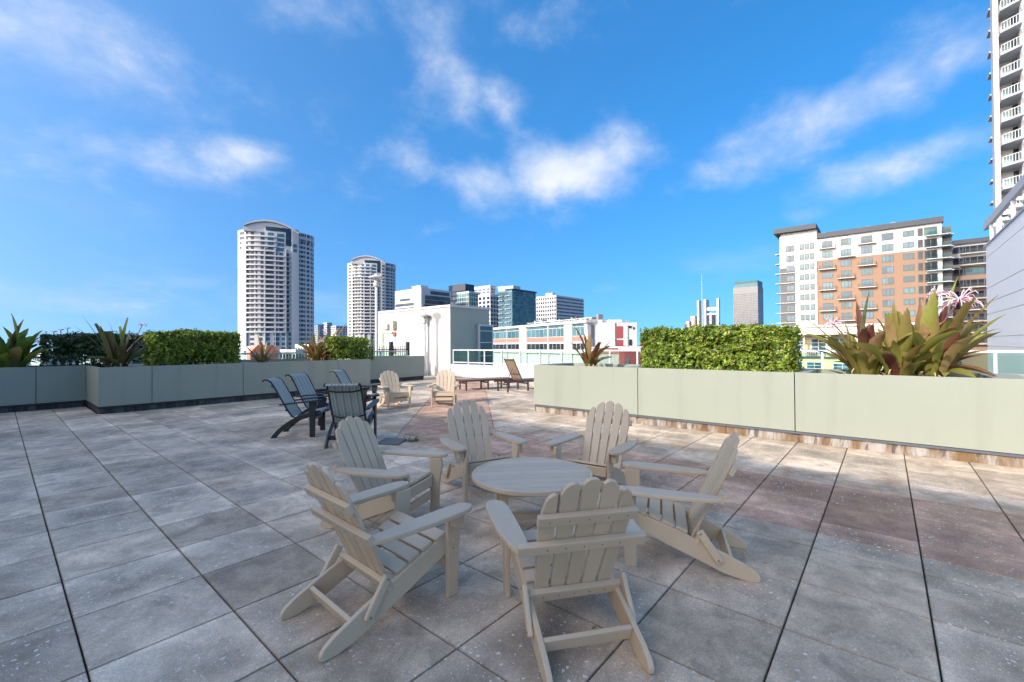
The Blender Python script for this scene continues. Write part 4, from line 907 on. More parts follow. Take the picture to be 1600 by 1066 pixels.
# --- tall tower with balconies at the right edge
TX = 92.
tt = thing('residential_tower', 'very tall grey residential tower with stacked balconies at the right edge', 'building', (TX+10, -22, GROUND_Z))
ty0 = atX(1553.5, 200, TX).y; FT = 3.15
ZT = 92
wpart(MB().box(TX+1.6, TX+6, ty0-26, ty0-.6, GROUND_Z, ZT), 'wall', 'tower_grey', tt)
wpart(MB().box(TX-.05, TX+1.598, ty0-.55, ty0, GROUND_Z, ZT), 'column', 'tower_white', tt)
yc = atX(1595, 200, TX).y; wpart(MB().box(TX-.3, TX+1.59, yc-4, yc, GROUND_Z, ZT-1), 'column', 'tower_white', tt)
z0 = atX(1575, 50, TX).z; zs = [z0+FT*k_ for k_ in range(-30, 12)]
tp = None
for z in zs:
    if z < GROUND_Z+3 or z > ZT: continue
    wpart(MB().prism([(TX-2.3, yc), (TX-1.0, ty0-.6), (TX+1.59, ty0-.6), (TX+1.59, yc)], lambda u, v, w: Vector((u, v, w)), z-.32, z), 'balcony_slab', 'tower_grey', tt)
    A_ = Vector((TX-2.2, yc, z)); B_ = Vector((TX-.95, ty0-.7, z)); dd = (B_-A_)/2; mb = MB(); nb = 7
    for k_ in range(nb+1): p = A_.lerp(B_, k_/nb); mb.box(p.x-.03, p.x+.03, p.y-.03, p.y+.03, z+.001, z+1.05)
    mb.obox((A_+B_)/2+Vector((0, 0, 1.1)), dd, (.04, .02, 0), (0, 0, .05)); wpart(mb, 'balcony_rail', 'tower_white', tt, fix=False)
    wpart(MB().obox((A_+B_)/2+Vector((.08, 0, .55)), dd*.99, (.012, .006, 0), (0, 0, .46)), 'balcony_glass', 'rail_glass_clear', tt)
    wpart(MB().box(TX+1.5, TX+1.598, ty0-5.2, ty0-2.0, z+.1, z+2.6), 'window', 'glass_dark', tt)
    wpart(MB().box(TX+2.0, TX+4, ty0-.59, ty0+.12, z-1.3, z-1.05), 'side_balcony', 'tower_grey', tt)
# --- ribbed pale metal wall with a louvred canopy
mw = thing('clubhouse_building', 'pale blue grey metal panelled building cut by the right edge', 'building', (26, -13, GROUND_Z))
MY = atX(1541, 450, 30).y; mz = atY(1541, 385, MY).z
wpart(MB().box(19, 30, MY-9, MY-.04, GROUND_Z, mz-.03), 'wall', 'metal_panel', mw)
zz = [-3.5]+[atX(1541, y, 30).z for y in (586, 541, 527, 492, 474, 452)]+[mz-.55, mz]
zz = sorted(set(round(z, 2) for z in zz))
for za, zb in zip(zz[:-1], zz[1:]):
    for x0 in (19, 22.65, 26.3): wpart(MB().box(x0+.004, x0+3.65-.006, MY-.038, MY, za+.012, zb-.012), 'wall_panel', 'metal_panel', mw)
wpart(MB().box(18.9, 30.1, MY-.10, MY+.05, mz+.001, mz+.06), 'coping', 'alu', mw)
cz = mz+.85; 
wpart(MB().box(19, 30.4, MY-.12, MY+.02, cz, cz+.34), 'canopy_beam', 'tower_grey', mw)
for k_ in range(9): x = 20+k_*1.25; wpart(MB().box(x-.05, x+.05, MY-3.2, MY-.122, cz+.06, cz+.2), 'canopy_rafter', 'white_trim', mw)
for k_ in range(4): y = MY-.7-k_*.75; wpart(MB().box(19, 30.3, y-.16, y+.16, cz+.205, cz+.25), 'canopy_louvre', 'white_trim', mw)
for x in (20.5, 24.5, 28.9): wpart(MB().box(x-.06, x+.06, MY-.11, MY+.0, mz+.061, cz-.001), 'canopy_post', 'white_trim', mw)
# --- cream building with a porch
CX = 78.
cb = thing('clubhouse', 'cream building with white columned porch and french doors behind the hedge', 'building', (CX+6, 10, GROUND_Z))
def cy_(px, py=540): return atX(px, py, CX).y
def cz_(py, px=1290): return atX(px, py, CX).z
y0, y1 = cy_(1420), cy_(1225)
wpart(MB().box(CX, CX+14, y0, y1, GROUND_Z, cz_(560)), 'lower_wall', 'cream', cb); wpart(MB().box(CX+2.4, CX+14, y0, y1, cz_(560)+.002, cz_(523)), 'porch_wall', 'cream', cb)
wpart(MB().box(CX-.4, CX+14.4, y0-.4, y1+.3, cz_(523)+.002, cz_(511)), 'entablature', 'cream_pale', cb); wpart(MB().box(CX-.7, CX+14.6, y0-.6, y1+.5, cz_(511)+.002, cz_(508)), 'cornice', 'white_trim', cb)
wpart(MB().box(CX-.3, CX+2.39, y0, y1, cz_(560)+.002, cz_(557.5)), 'porch_floor', 'roof_dark', cb)
for a, b in ((1254.5, 1257), (1290, 1298), (1336, 1344), (1376, 1380)): wpart(MB().box(CX+.1, CX+.9, cy_(b), cy_(a), cz_(557.4), cz_(523)), 'column', 'cream_pale', cb)
def cream_window(px, z0, z1, w, nm, X, rows):
    c = cy_(px); f = MB(); f.box(X-.08, X-.001, c-w/2, c+w/2, z0, z1); fr = wpart(f, 'window', 'white_trim', cb)
    for i in range(nm):
        for j in range(rows):
            a = c-w/2+.08+(w-.16)*i/nm; b = c-w/2+.08+(w-.16)*(i+1)/nm; u = z0+.08+(z1-z0-.16)*j/rows; v = z0+.08+(z1-z0-.16)*(j+1)/rows
            wpart(MB().box(X-.10, X-.081, a+.04, b-.04, u+.04, v-.04), 'pane', 'glass_blue', fr)
cream_window(1276, cz_(556), cz_(528.5), 2.0, 2, CX+2.4, 4); cream_window(1247.5, cz_(549), cz_(528), 1.3, 2, CX+2.4, 4); cream_window(1310, cz_(549), cz_(528), 1.5, 2, CX+2.4, 4)
cream_window(1272, cz_(577), cz_(565.5), 2.0, 2, CX, 2); cream_window(1316, cz_(578.5), cz_(567), 2.3, 2, CX, 2); cream_window(1245, cz_(575), cz_(565), 1.6, 2, CX, 2)
mb = MB()
for (pa, pb) in ((1230, 1290), (1298, 1336), (1344, 1376)):
    a, b = cy_(pb), cy_(pa); mb.box(CX-.1, CX-.04, a, b, cz_(548.5), cz_(547.6))
    for k_ in range(int((b-a)/.22)): y = a+.1+k_*.22; mb.box(CX-.09, CX-.05, y-.025, y+.025, cz_(557.4), cz_(548.5))
wpart(mb, 'porch_rail', 'white_trim', cb, fix=False)
for px, wh in ((1262, 'leftmost'), (1269, 'second from left'), (1306, 'third from left'), (1313, 'rightmost')):
    p = cy_(px); zf_ = cz_(557.4); t = thing('porch_chair', 'small dark red chair on the cream building porch, '+wh+' of four', 'chair', (CX+1.2, p, zf_), 0, 'red chairs on the cream porch')
    wpart(MB().box(CX+.9, CX+1.5, p-.3, p+.3, zf_+.38, zf_+.46), 'seat', 'dark_red', t); wpart(MB().box(CX+1.42, CX+1.5, p-.3, p+.3, zf_+.461, zf_+1.0), 'backrest', 'dark_red', t)
    for (dx, dy) in ((.94, -.26), (.94, .26), (1.46, -.26), (1.46, .26)): wpart(MB().box(CX+dx-.03, CX+dx+.03, p+dy-.03, p+dy+.03, zf_, zf_+.379), 'leg', 'dark_red', t)
# --- low roofs in front of it, seen over the planter
# --- white and coral building across the street (turned against the terrace)
def turned(px0, py0, D0, ang):
    o = atD(px0, py0, D0); d = Vector((math.cos(ang), math.sin(ang), 0)); n = Vector((d.y, -d.x, 0)); return o, d, n
ph = math.atan2((ray(430, 540)).y, ray(430, 540).x)      # its long face recedes to the left
o0 = atD(916, 500, 112.); fd = Vector((math.cos(ph), math.sin(ph), 0)); fn = Vector((-fd.y, fd.x, 0)); fn = fn if fn.dot(CAM-o0) > 0 else -fn
wb = thing('coral_building', 'white building with coral bands, large windows and rooftop units', 'building', (o0.x, o0.y, GROUND_Z))
def onface(px, py):                        # point of the long face under a pixel
    d = ray(px, py); t = (o0-CAM).dot(fn)/d.dot(fn); return CAM+d*t
def s_of(px): return (onface(px, 530)-o0).dot(fd)
ztop = o0.z; up = Vector((0, 0, 1)); Lf = s_of(767)
def fb(mb, s0, s1, z0, z1, d0, d1): 
    c = o0+fd*((s0+s1)/2)+fn*((d0+d1)/2); c.z = (z0+z1)/2; return mb.obox(c, fd*((s1-s0)/2), fn*((d1-d0)/2), up*((z1-z0)/2))
zz1 = onface(880, 528.5).z; zz2 = onface(880, 531.5).z; zz3 = onface(880, 546).z; zf = [onface(880, y).z for y in (507, 526, 533, 545)]
wpart(fb(MB(), 0, Lf, GROUND_Z, ztop-.7, -14, -.3), 'wall', 'white_wall', wb); wpart(fb(MB(), -.6, Lf+.3, ztop-.698, ztop, -14.3, .5), 'cornice', 'white_trim', wb)
zf0 = onface(840, 547).z; zA = onface(840, 533.5).z; zB = onface(840, 528.5).z; zC = onface(840, 510.5).z
for (a, b) in ((825, 811), (916.5, 881.5)): pass
for (pa, pb, nmul) in ((792, 768, 4), (811, 792.5, 3), (855.5, 823, 5), (881, 857, 4), (912, 894, 3)):
    s0, s1 = s_of(pa), s_of(pb); 
    for (za, zb) in ((zf0, zA-.25), (zB+.15, zC)):
        f = wpart(fb(MB(), s0, s1, za, zb, -.299, -.2), 'window', 'white_trim', wb); k2 = nmul
        for i in range(k2): wpart(fb(MB(), s0+(s1-s0)*i/k2+.09, s0+(s1-s0)*(i+1)/k2-.09, za+.12, zb-(.9 if za > zA else .5), -.199, -.15), 'pane', 'glass_teal' if za > zA else 'glass_dark', f); 
        if za > zA: wpart(fb(MB(), s0+.1, s1-.1, zb-.75, zb-.1, -.199, -.15), 'pane', 'glass_teal', f)
    wpart(fb(MB(), s0, s1, zA-.24, zB+.14, -.299, -.12), 'coral_band', 'coral', wb)
for (pa, pb) in ((823, 811.5), (894, 881.5)): wpart(fb(MB(), s_of(pa), s_of(pb), GROUND_Z, ztop-.71, -.299, .12), 'pier', 'white_wall', wb)
for (pa, pb) in ((857, 855.6), (792.4, 791.9)): wpart(fb(MB(), s_of(pa), s_of(pb), GROUND_Z, ztop-.71, -.299, .1), 'pier', 'white_wall', wb)
wpart(fb(MB(), -.3, Lf, zf0-.9, zf0-.1, -.299, .5), 'ledge', 'white_trim', wb); wpart(fb(MB(), s_of(822.5), s_of(813.5), zf0-.05, zf0+1.6, .13, .3), 'louvre_box', 'concrete', wb)
for i in range(14):                                 # condensers and vents on the roof
    s0 = s_of(914-i*7.0+rnd.uniform(-2, 2)); w = rnd.uniform(.7, 1.3); h = rnd.uniform(.5, 1.5); dd_ = rnd.uniform(0, 3); wpart(fb(MB(), s0, s0+w, ztop+.25, ztop+.25+h, -4.2-dd_, -2.6-dd_), 'roof_unit', rnd.choice(('roof_unit_grey', 'charcoal', 'roof_unit_grey', 'hvac')), wb); wpart(fb(MB(), s0+.1, s0+w-.1, ztop+.002, ztop+.249, -4, -2.8), 'roof_curb', 'charcoal', wb)
wpart(fb(MB(), s_of(915), s_of(815), ztop+.6, ztop+.75, -2.2, -2.05), 'roof_pipe', 'white_trim', wb)
for i in range(8): s0 = s_of(912-i*12); wpart(fb(MB(), s0, s0+.12, ztop+.002, ztop+.6, -2.2, -2.05), 'roof_pipe_leg', 'white_trim', wb)
# its right hand block
e0 = o0-fn*.3; rb = thing('stair_block', 'white stair block with a dark red recess joined to the coral building', 'building', (o0.x+8, o0.y-8, GROUND_Z))
def rbx(pa, pb, D, depth, z0, z1, name, mat, th=None):
    a = atD(pa, 520, D); b = atD(pb, 520, D); d = (b-a); ln = d.length; d.z = 0; d.normalize(); n2 = Vector((-d.y, d.x, 0)); n2 = n2 if n2.dot(CAM-a) > 0 else -n2
    c = (a+b)/2-n2*(depth/2); c.z = (z0+z1)/2; return wpart(MB().obox(c, d*(ln/2), n2*(depth/2), up*((z1-z0)/2)), name, mat, rb)
zt_ = lambda y, D: atD(930, y, D).z
rbx(918, 941.5, 113, 12, GROUND_Z, zt_(499.5, 113), 'wall', 'concrete'); rbx(919, 928, 112.7, .25, zt_(541, 112.7), zt_(508, 112.7), 'window', 'glass_grey')
rbx(941.6, 961, 112, 11, GROUND_Z, zt_(504, 112), 'wall', 'white_wall'); rbx(951, 972, 114, 8, zt_(504, 114), zt_(500, 114), 'parapet', 'white_trim')
rbx(961.2, 995, 112.5, 12, GROUND_Z, zt_(504.5, 112.5), 'wall', 'white_wall'); rbx(963.5, 973.5, 112.2, .25, zt_(528, 112), zt_(510, 112), 'recess', 'dark_red'); rbx(963.5, 973.5, 112.2, .25, zt_(541, 112), zt_(531.5, 112), 'recess', 'dark_red'); rbx(974, 981, 112.2, .25, zt_(541, 112), zt_(508, 112), 'panel', 'concrete')
rbx(982.5, 987, 112.3, .2, zt_(513, 112), zt_(509.5, 112), 'window', 'glass_dark'); rbx(989.5, 991.5, 112.3, .2, zt_(515, 112), zt_(511, 112), 'window', 'glass_dark'); rbx(983, 987, 112.3, .2, zt_(540, 112), zt_(531, 112), 'window', 'glass_dark')
rl = thing('red_annex', 'low red walled annex with a white roof edge right of the small crinum', 'building', (70, 20, GROUND_Z))
def annex(pa, pb, D, depth, y0, y1, name, mat, z0=None):
    a = atD(pa, 540, D); b = atD(pb, 540, D); d = b-a; ln = d.length; d.z = 0; d.normalize(); n2 = Vector((-d.y, d.x, 0)); n2 = n2 if n2.dot(CAM-a) > 0 else -n2
    za = atD(970, y1, D).z if z0 is None else z0; zb = atD(970, y0, D).z; c = (a+b)/2-n2*(depth/2); c.z = (za+zb)/2
    return wpart(MB().obox(c, d*(ln/2), n2*(depth/2), up*((zb-za)/2)), name, mat, rl)
annex(936, 975, 84, 8, 544.2, 552, 'band', 'coral'); annex(934, 975, 84.2, 8, 552.05, 600, 'wall', 'concrete', GROUND_Z); annex(934, 975.5, 83.6, 9, 542.6, 544.15, 'roof_edge', 'white_trim')
annex(975.6, 1012, 80, 8, 546.6, 600, 'wall', 'dark_red', GROUND_Z); annex(974.8, 1013, 79.5, 9, 541.8, 546.5, 'roof_edge', 'white_trim'); annex(977, 983, 79.9, .3, 560, 575, 'window', 'glass_grey')

# --- skyline: blocks seen over the corner, the left face lit and the right face in shade
def block(name, label, xl, xc, xr, ytop, D, mat, cat='building'):
    c = atD(xc, ytop, D); yl = atX(xl, ytop, c.x).y; xr_ = atY(xr, ytop, c.y).x; t = thing(name, label, cat, ((c.x+xr_)/2, (c.y+yl)/2, GROUND_Z))
    wpart(MB().box(c.x, xr_, c.y, yl, GROUND_Z, c.z), 'wall', mat, t); return t, c, yl, xr_
def grid(t, c, yl, xr, rows, colsL, colsR, mat, z0, z1, fw=.7, fh=.6, proud=.12, name='windows'):
    mb = MB(); hz = (z1-z0)/rows
    for r in range(rows):
        za = z0+hz*(r+.5-fh/2); zb = za+hz*fh
        for i in range(colsL): w = (yl-c.y)/colsL; y = c.y+w*(i+.5); mb.box(c.x-proud, c.x-.01, y-w*fw/2, y+w*fw/2, za, zb)
        for i in range(colsR): w = (xr-c.x)/colsR; x = c.x+w*(i+.5); mb.box(x-w*fw/2, x+w*fw/2, c.y-proud, c.y-.01, za, zb)
    o = wpart(mb, name, mat, t, fix=False); tag(o, kind='stuff'); return o
zat = lambda y, D, x=700: atD(x, y, D).z
t, c, yl, xr = block('office_building', 'white office block with long dark window bands right of the second round tower', 617, 658, 704, 449.5, 310, 'tower_white')
for (ya, yb, la, lb, ra, rb_) in ((467, 463.8, .40, .78, .3, .95), (475.5, 471.5, .02, .92, .12, .98), (482.5, 478.5, .02, .92, .12, .98), (490, 486, .02, .95, .1, .98)):
    z0, z1 = zat(ya, 310), zat(yb, 310); w = wpart(MB().box(c.x-.3, c.x-.01, c.y+(yl-c.y)*(1-lb)+6, c.y+(yl-c.y)*(1-la)+6 if la > .3 else yl-1, z0, z1), 'window_band', 'glass_office', t)
    wpart(MB().box(c.x+(xr-c.x)*ra, c.x+(xr-c.x)*rb_, c.y-.3, c.y-.01, z0+4, z1+5), 'window_band', 'glass_office', t)
wpart(MB().box(c.x+1, c.x+8, c.y+2, c.y+12, c.z+.01, c.z+2), 'roof_unit', 'tower_white', t)
t, c, yl, xr = block('office_tower', 'dark topped glass tower behind the white office block', 701, 727, 741, 443.5, 420, 'glass_navy')
z1 = zat(454, 420); wpart(MB().box(c.x-.4, c.x+.3, c.y-.4, yl-6, z1, c.z+.3), 'dark_crown', 'roof_dark', t); grid(t, c, yl, xr, 12, 5, 4, 'glass_grey', c.z-60, z1, .85, .6)
t, c, yl, xr = block('glass_tower', 'pale framed glass tower just left of the green glass one', 714, 732.5, 750, 455, 340, 'tower_white'); grid(t, c, yl, xr, 14, 5, 5, 'glass_green', c.z-48, c.z-1, .82, .8)
t, c, yl, xr = block('apartment_tower', 'far white stepped tower with a roof garden rising above its neighbours', 740, 766, 774, 445.5, 520, 'tower_white'); grid(t, c, yl, xr, 20, 4, 4, 'glass_blue', c.z-70, c.z-3, .7, .5)
wpart(MB().box(c.x+12, xr+25, c.y-12, c.y-.02, GROUND_Z, zat(447.5, 520)), 'side_block', 'tower_white', t)
t, c, yl, xr = block('apartment_tower', 'slim white apartment tower with dark balconies in the skyline', 747, 766, 779, 459, 330, 'tower_white'); grid(t, c, yl, xr, 14, 3, 3, 'glass_navy', c.z-46, c.z-1.5, .62, .62)
t, c, yl, xr = block('glass_tower', 'green glass tower with balconies, tallest of the central cluster', 779, 800, 837, 453.5, 300, 'glass_green')
grid(t, c, yl, xr, 15, 6, 0, 'glass_blue', c.z-46, c.z-.6, .8, .72); grid(t, c, yl, xr, 15, 0, 9, 'glass_teal', c.z-46, c.z-.6, .93, .8, name='window_panels')
mb = MB()
for k_ in range(15): z = c.z-46+k_*45.4/15; mb.box(c.x-1.3, c.x-.13, c.y+1, c.y+(yl-c.y)*.45, z-.12, z+.14).box(c.x-1.3, c.x-.13, c.y+(yl-c.y)*.62, yl-.5, z-.12, z+.14)
tag(wpart(mb, 'balcony_slabs', 'tower_white', t, fix=False), kind='stuff'); wpart(MB().box(c.x-.2, xr+.6, c.y-.6, c.y+6, c.z+.01, c.z+1.2), 'roof', 'glass_navy', t); wpart(MB().box(c.x+6, c.x+14, c.y+4, c.y+12, c.z+1.21, c.z+4.2), 'roof_house', 'tower_white', t)
t, c, yl, xr = block('office_building', 'white gridded office block at the right end of the central skyline', 837.5, 869, 912, 461, 360, 'tower_white')
grid(t, c, yl, xr, 13, 9, 0, 'glass_dark', c.z-44, c.z-.8, .55, .48); grid(t, c, yl, xr, 15, 0, 2, 'glass_grey', c.z-44, c.z-.6, .97, .45, name='window_bands'); wpart(MB().box(c.x+3, c.x+9, c.y+6, yl-8, c.z+.01, c.z+2.6), 'roof_house', 'tower_white', t)
# far group right of centre
t, c, yl, xr = block('bank_tower', 'grey gridded skyscraper with a green sloping crown above the big hedge', 1145.5, 1184, 1192.5, 447, 900, 'bank_stone')
grid(t, c, yl, xr, 30, 18, 5, 'glass_grey', c.z-118, c.z-13, .62, .6, .4)
w_ = xr-c.x; wpart(MB().prism([(c.x, c.z+.02), (xr, c.z+.02), (xr-3, c.z+8), (xr-1, c.z+13.5), (c.x+2, c.z+12.5), (c.x+4, c.z+7)], lambda u, v, w: Vector((u, w, v)), c.y+1, yl-2), 'crown', 'verdigris', t)
for (xl, xc, xr_p, yt, D, mt, lab, nm) in ((1089, 1092, 1096, 469.5, 800, 'tower_white', 'left white pylon slab of the far pair above the hedge', 'white_tower'), (1099.5, 1103, 1108, 468, 780, 'tower_white', 'middle white pylon slab beside the antenna', 'white_tower'),
        (1119.5, 1123, 1125, 466, 760, 'tower_white', 'thin white pylon slab nearest the gridded skyscraper', 'white_tower'), (1106.5, 1112, 1118, 489, 1000, 'pink_stone', 'pink tower showing between the white pylons', 'pink_tower'), (1079, 1086, 1090, 494, 900, 'pink_stone', 'taller step of the pink building left of the pylons', 'pink_building'), (1072, 1077, 1080, 502, 880, 'pink_stone', 'lowest step of the pink building left of the pylons', 'pink_building')):
    t, c, yl, xr = block(nm, lab, xl, xc, xr_p, yt, D, mt)
    if mt == 'pink_stone': grid(t, c, yl, xr, 14, 3, 3, 'glass_dark', c.z-60, c.z-3, .4, .5)
p = atD(1112, 483, 770); wt = thing('link_bridge', 'pale bridge between two white pylons', 'bridge', (p.x, p.y, GROUND_Z)); a_ = atD(1107.5, 483, 775); b_ = atD(1120, 483, 765); d_ = (b_-a_)/2
wpart(MB().obox((a_+b_)/2, d_, (3, 4, 0), (0, 0, 3)), 'span', 'tower_white', wt); wpart(MB().obox((a_+b_)/2-Vector((0, 0, 9)), d_, (3, 4, 0), (0, 0, 1.5)), 'span', 'tower_white', wt)
p = atD(1096.5, 427, 740); tag(MB().tube([(p.x, p.y, GROUND_Z), (p.x, p.y, p.z*.5), (p.x, p.y, p.z)], [.8, .55, .2], 6).build('antenna_mast', 'hvac'), 'thin antenna mast rising beside the white pylons', 'mast')
# --- distant low buildings on the left and between the towers
for (xl, xc, xr_p, yt, D, mt, lab, rows, g) in ((489, 497, 506, 507, 700, 'glass_blue', 'distant blue glass block between the two round towers', 14, 'tower_grey'), (505, 511, 519, 504, 760, 'tower_grey', 'distant grey block between the two round towers', 14, 'glass_dark'), (517, 525, 545, 509, 640, 'tower_white', 'distant pale block just left of the second round tower', 12, 'glass_dark'),
        (380, 412, 437, 541, 150, 'tower_white', 'low white podium at the foot of the nearest round tower', 2, 'glass_blue'), (437, 462, 480, 546, 140, 'tower_grey', 'low grey garage with a dark opening under the nearest round tower', 1, 'glass_dark'), (461, 482, 500, 538, 200, 'cream_pale', 'low pale house right of the nearest round tower', 2, 'glass_grey'),
        (48, 66, 120, 549, 120, 'tower_white', 'low white roofed hall seen through the far left hedge', 1, 'glass_grey'), (120, 190, 250, 556, 140, 'tower_grey', 'low grey hall behind the cut crinum at left', 1, 'glass_dark'), (1030, 1100, 1250, 552, 130, 'cream_pale', 'low pale block behind the big hedge', 2, 'glass_grey'),
        (1000, 1006, 1016, 534, 240, 'dark_red', 'small dark red block at the left end of the big hedge', 1, 'glass_dark'), (1425, 1452, 1475, 556, 60, 'white_wall', 'low white block behind the huge crinum', 1, 'glass_grey')):
    t, c, yl, xr = block('low_building', lab, xl, xc, xr_p, yt, D, mt); grid(t, c, yl, xr, rows, 5, 4, g, max(GROUND_Z+1, c.z-rows*3.3-.5), c.z-.8, .6, .5)
pr2 = atD(398, 541, 152); tr = thing('tile_roof_house', 'small house with an orange tiled roof before the nearest round tower', 'house', (pr2.x, pr2.y, GROUND_Z)); a_ = atD(390, 552, 135); a_.z -= 1.3
wpart(MB().box(a_.x, a_.x+8, a_.y-.6, a_.y+2.2, GROUND_Z, a_.z+1.2), 'wall', 'terracotta', tr); wpart(MB().prism([(-.5, 0), (9, 0), (6.5, 2.6), (2, 2.6)], lambda u, v, w: Vector((a_.x+u, a_.y+w, a_.z+1.21+v)), -.9, 2.5), 'roof', 'terracotta', tr)
# --- lot lights over the left hedge
for i, (px, py) in enumerate(((84, 519), (95, 516), (105.5, 513.5), (175, 518.5))):
    p = atD(px, py, 95+i*5); t = thing('lot_light', ['small lot light, leftmost of three above the far hedge', 'small lot light, middle one of three above the far hedge', 'small lot light, rightmost of three above the far hedge', 'small lot light alone above the cut crinum'][i], 'lamp post', (p.x, p.y, GROUND_Z), 0, 'distant lot lights')
    wpart(MB().tube([(p.x, p.y, GROUND_Z), (p.x, p.y, p.z)], .10, 6), 'pole', 'charcoal', t); wpart(MB().obox((p.x, p.y, p.z+.12), CR*.42, CF*.3, (0, 0, .1)), 'head', 'charcoal', t)

# --- the two round towers
def round_tower(label, px0, px1, ytop, D, variant):
    half = (px1-px0)/2*D/FPX; cx = (px0+px1)/2; c = atD(cx, 540, D); fw = Vector((CAM.x-c.x, CAM.y-c.y, 0)).normalized(); rt = Vector((-fw.y, fw.x, 0)); rt = rt if rt.dot(CR) > 0 else -rt
    fw_d = half*.72; ctr = Vector((c.x, c.y, 0))-fw*fw_d; t = thing('round_tower', label, 'building', (ctr.x, ctr.y, GROUND_Z), 0, 'white round residential towers')
    zof = lambda y: atD(cx, y, D).z
    X = lambda p: (p-379)/(488-379)*2-1                       # from the nearer tower's pixel columns to -1..1
    def surf(u, out=0.):                                     # rounded plan
        uu = max(-.999, min(.999, u)); b = (1-abs(uu)**2.4)**(1/2.4); p = rt*(uu*half)+fw*(b*fw_d); e = .004; u2 = max(-.9995, min(.9995, uu+e)); u1 = max(-.9995, min(.9995, uu-e))
        b2 = (1-abs(u2)**2.4)**(1/2.4); b1 = (1-abs(u1)**2.4)**(1/2.4); tg = (rt*((u2-u1)*half)+fw*((b2-b1)*fw_d)).normalized(); nr = tg.cross(up); nr = nr if nr.dot(p) > 0 else -nr
        return ctr+p+nr*out
    def ringpoly(ua, ub, o0, o1, n): 
        us = [ua+(ub-ua)*i/n for i in range(n+1)]; return [surf(u, o1) for u in us], [surf(u, o0) for u in us[::-1]]
    def band(ua, ub, o0, o1, z0, z1, n=10):
        a, b = ringpoly(ua, ub, o0, o1, n); pts = [(p.x, p.y) for p in a+b]; return pts, z0, z1
    def bandmb(mb, ua, ub, o0, o1, z0, z1, n=10):
        A, B = ringpoly(ua, ub, o0, o1, n)
        for i in range(n):
            q = [A[i], A[i+1], B[n-i-1], B[n-i]]; mb.add([(p.x, p.y, z0) for p in q]+[(p.x, p.y, z1) for p in q], [(0, 1, 2, 3), (4, 7, 6, 5), (0, 4, 5, 1), (1, 5, 6, 2), (2, 6, 7, 3), (3, 7, 4, 0)])
        return mb
    ztop = zof(ytop+10); FHt = 3.1; n = 48
    us = [-1+2*i/n for i in range(n+1)]; front = [surf(u) for u in us]; backp = [ctr+(p-ctr)-fw*2*(p-ctr).dot(fw) for p in front[::-1]]
    poly = [(p.x, p.y) for p in front+backp]
    wpart(MB().prism(poly, lambda u, v, w: Vector((u, v, w)), GROUND_Z, ztop-5), 'wall', 'tower_white', t)
    wpart(bandmb(MB(), X(388.5), X(462), -4, .5, GROUND_Z, ztop+.5, 20), 'front_bay', 'tower_white', t)
    wpart(bandmb(MB(), X(382), X(393), -3, 1.2, GROUND_Z, ztop-.5, 5), 'flank', 'tower_white', t); wpart(bandmb(MB(), X(453), X(462.5), -3, 1.6, GROUND_Z, ztop+2.0, 5), 'flank', 'tower_white', t)
    win, big = MB(), MB(); nf = 30
    cols = [(394.2, 396.3), (397.5, 402), (404.3, 406.5), (411, 414.5), (418.3, 428.3), (432, 433.6), (436, 441)]
    rcols = [(463.3, 465.2), (466.2, 470.5), (471.5, 473.2), (475.6, 479.3), (481.8, 483.3), (484.8, 486.2)]
    pods = [(409, 413), (418, 423), (428.5, 436), (439, 444), (448.5, 452)]
    slab0 = None; zb0 = ztop-2.2
    low = 25.5 if variant == 0 else 40
    for f in range(nf):
        z = zb0-FHt*f
        if z < GROUND_Z+4: break
        for (a, b) in rcols:
            bandmb(win, X(a), X(b), -.2, .14, z-1.6, z+.1, 2)
        bandmb(win, X(379.8), X(381.6), -.2, .12, z-1.5, z, 1)
        if variant == 1:
            bandmb(win, X(385.5), X(389.5), -.2, 1.36, z-1.5, z+.1, 1); bandmb(win, X(455.5), X(460), -.2, 1.76, z-1.5, z+.1, 1)
        elif f in (2, 3): bandmb(big, X(454.5), X(459.5), -.2, 1.76, z-1.9, z+.3, 1); bandmb(win, X(385), X(387), -.2, 1.36, z-1.3, z-.1, 1)
        elif f < 2: bandmb(win, X(385), X(390), -.2, 1.36, z-1.6, z+.2, 1)
        if f < 4:
            for (a, b) in ((411, 416), (420.5, 428), (433, 442.5)): bandmb(big, X(a), X(b), -.2, .66, z-1.9, z+.25, 4)
            bandmb(win, X(398), X(402), -.2, .64, z-1.6, z, 2)
        elif f <= 20:
            for (a, b) in cols: bandmb(win, X(a), X(b), -.2, .64, z-1.7, z+.05, 3)
            bandmb(win, X(445), X(449.5), -.2, .64, z-1.8, z+.1, 2)
        else:
            for (a, b) in pods: bandmb(big, X(a), X(b), -.2, .66, z-1.8, z+.2, 2)
            bandmb(win, X(397), X(402), -.2, .64, z-1.6, z, 2)
        o1 = 1.9
        if f <= 20:
            o = bandmb(MB(), X(393.2), X(444 if f > 3 else 431), .51, o1, z-2.9, z-1.95, 14)
            if slab0 is None or f in (4,): slab0 = wpart(o, 'balcony', 'tower_white', t); zs0 = z
            else: share(slab0, parent=t, loc=(0, 0, z-zs0))
            if f > 3:
                bandmb(win, X(445), X(452.9), .5, 1.2, z-2.9, z-2.75, 3)
    tag(wpart(win, 'windows', 'glass_office', t, fix=False), kind='stuff'); tag(wpart(big, 'large_windows', 'glass_blue', t, fix=False), kind='stuff')
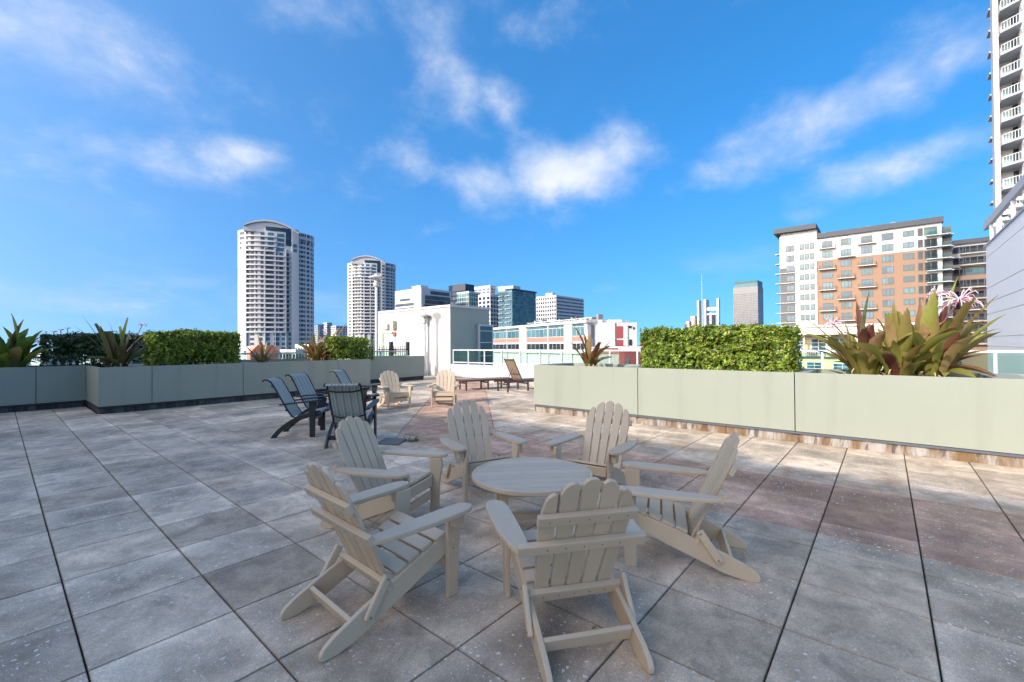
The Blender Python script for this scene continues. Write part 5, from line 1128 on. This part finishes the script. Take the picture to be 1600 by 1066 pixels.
    for (a, z1) in ((392.8, 0), (416.5, 0), (430, 0), (444.3, 0)):  wpart(bandmb(MB(), X(a), X(a+1.0), .51, 1.95, GROUND_Z, ztop-12, 1), 'fin', 'tower_white', t)
    wpart(bandmb(MB(), X(445), X(452.8), .51, .9, ztop-9.5, ztop+.4, 3), 'dark_glazing', 'glass_navy', t)
    wpart(bandmb(MB(), X(418), X(452.8), -.3, .75, ztop-.6, ztop+1.9, 6), 'penthouse_glazing', 'glass_navy', t)
    # arched white roof: a curved plate spanning the front bay
    n = 20; top, bot = [], []
    for i in range(n+1):
        f = i/n; u = X(388.5)+(X(463.5)-X(388.5))*f; h = 1-(abs(2*f-.98))**2.0; zz = ztop+.9+5.2*h-(1.6*f); top.append((u*half, zz+(.55+.35*h))); bot.append((u*half, zz-.25))
    pts = top+bot[::-1]
    wpart(MB().prism(pts, lambda u, v, w: ctr+rt*u+fw*w+Vector((0, 0, v)), fw_d*.5, fw_d*1.06), 'arched_roof', 'tower_white', t)
    pts2 = [(u, v-.3) for u, v in bot]+[(bot[-1][0], ztop-2), (bot[0][0], ztop-2)]
    wpart(MB().prism(pts2, lambda u, v, w: ctr+rt*u+fw*w+Vector((0, 0, v)), fw_d*.3, fw_d*1.0), 'roof_house', 'tower_white', t)
    wpart(MB().prism([(p.x, p.y) for p in [surf(X(463)+(X(487)-X(463))*i/8, .5) for i in range(9)]]+[(ctr.x, ctr.y)], lambda u, v, w: Vector((u, v, w)), ztop-4.99, ztop+.6), 'shoulder', 'tower_white', t)
    for f in range(2): 
        bm_ = MB()
        for (a, b) in rcols[:5]: bandmb(bm_, X(a), X(b), .45, .64, ztop-2.2-FHt*f+.4, ztop-2.2-FHt*f+2.2 if f == 0 else ztop-2.2-FHt*f+1.6, 1)
        tag(wpart(bm_, 'upper_windows', 'glass_office', t, fix=False), kind='stuff')
round_tower('nearer and larger white round tower with curved balconies at left', 379, 488.5, 350, 287, 0)
round_tower('farther white round tower behind the tall lamp post', 544.5, 618.5, 400, 415, 1)
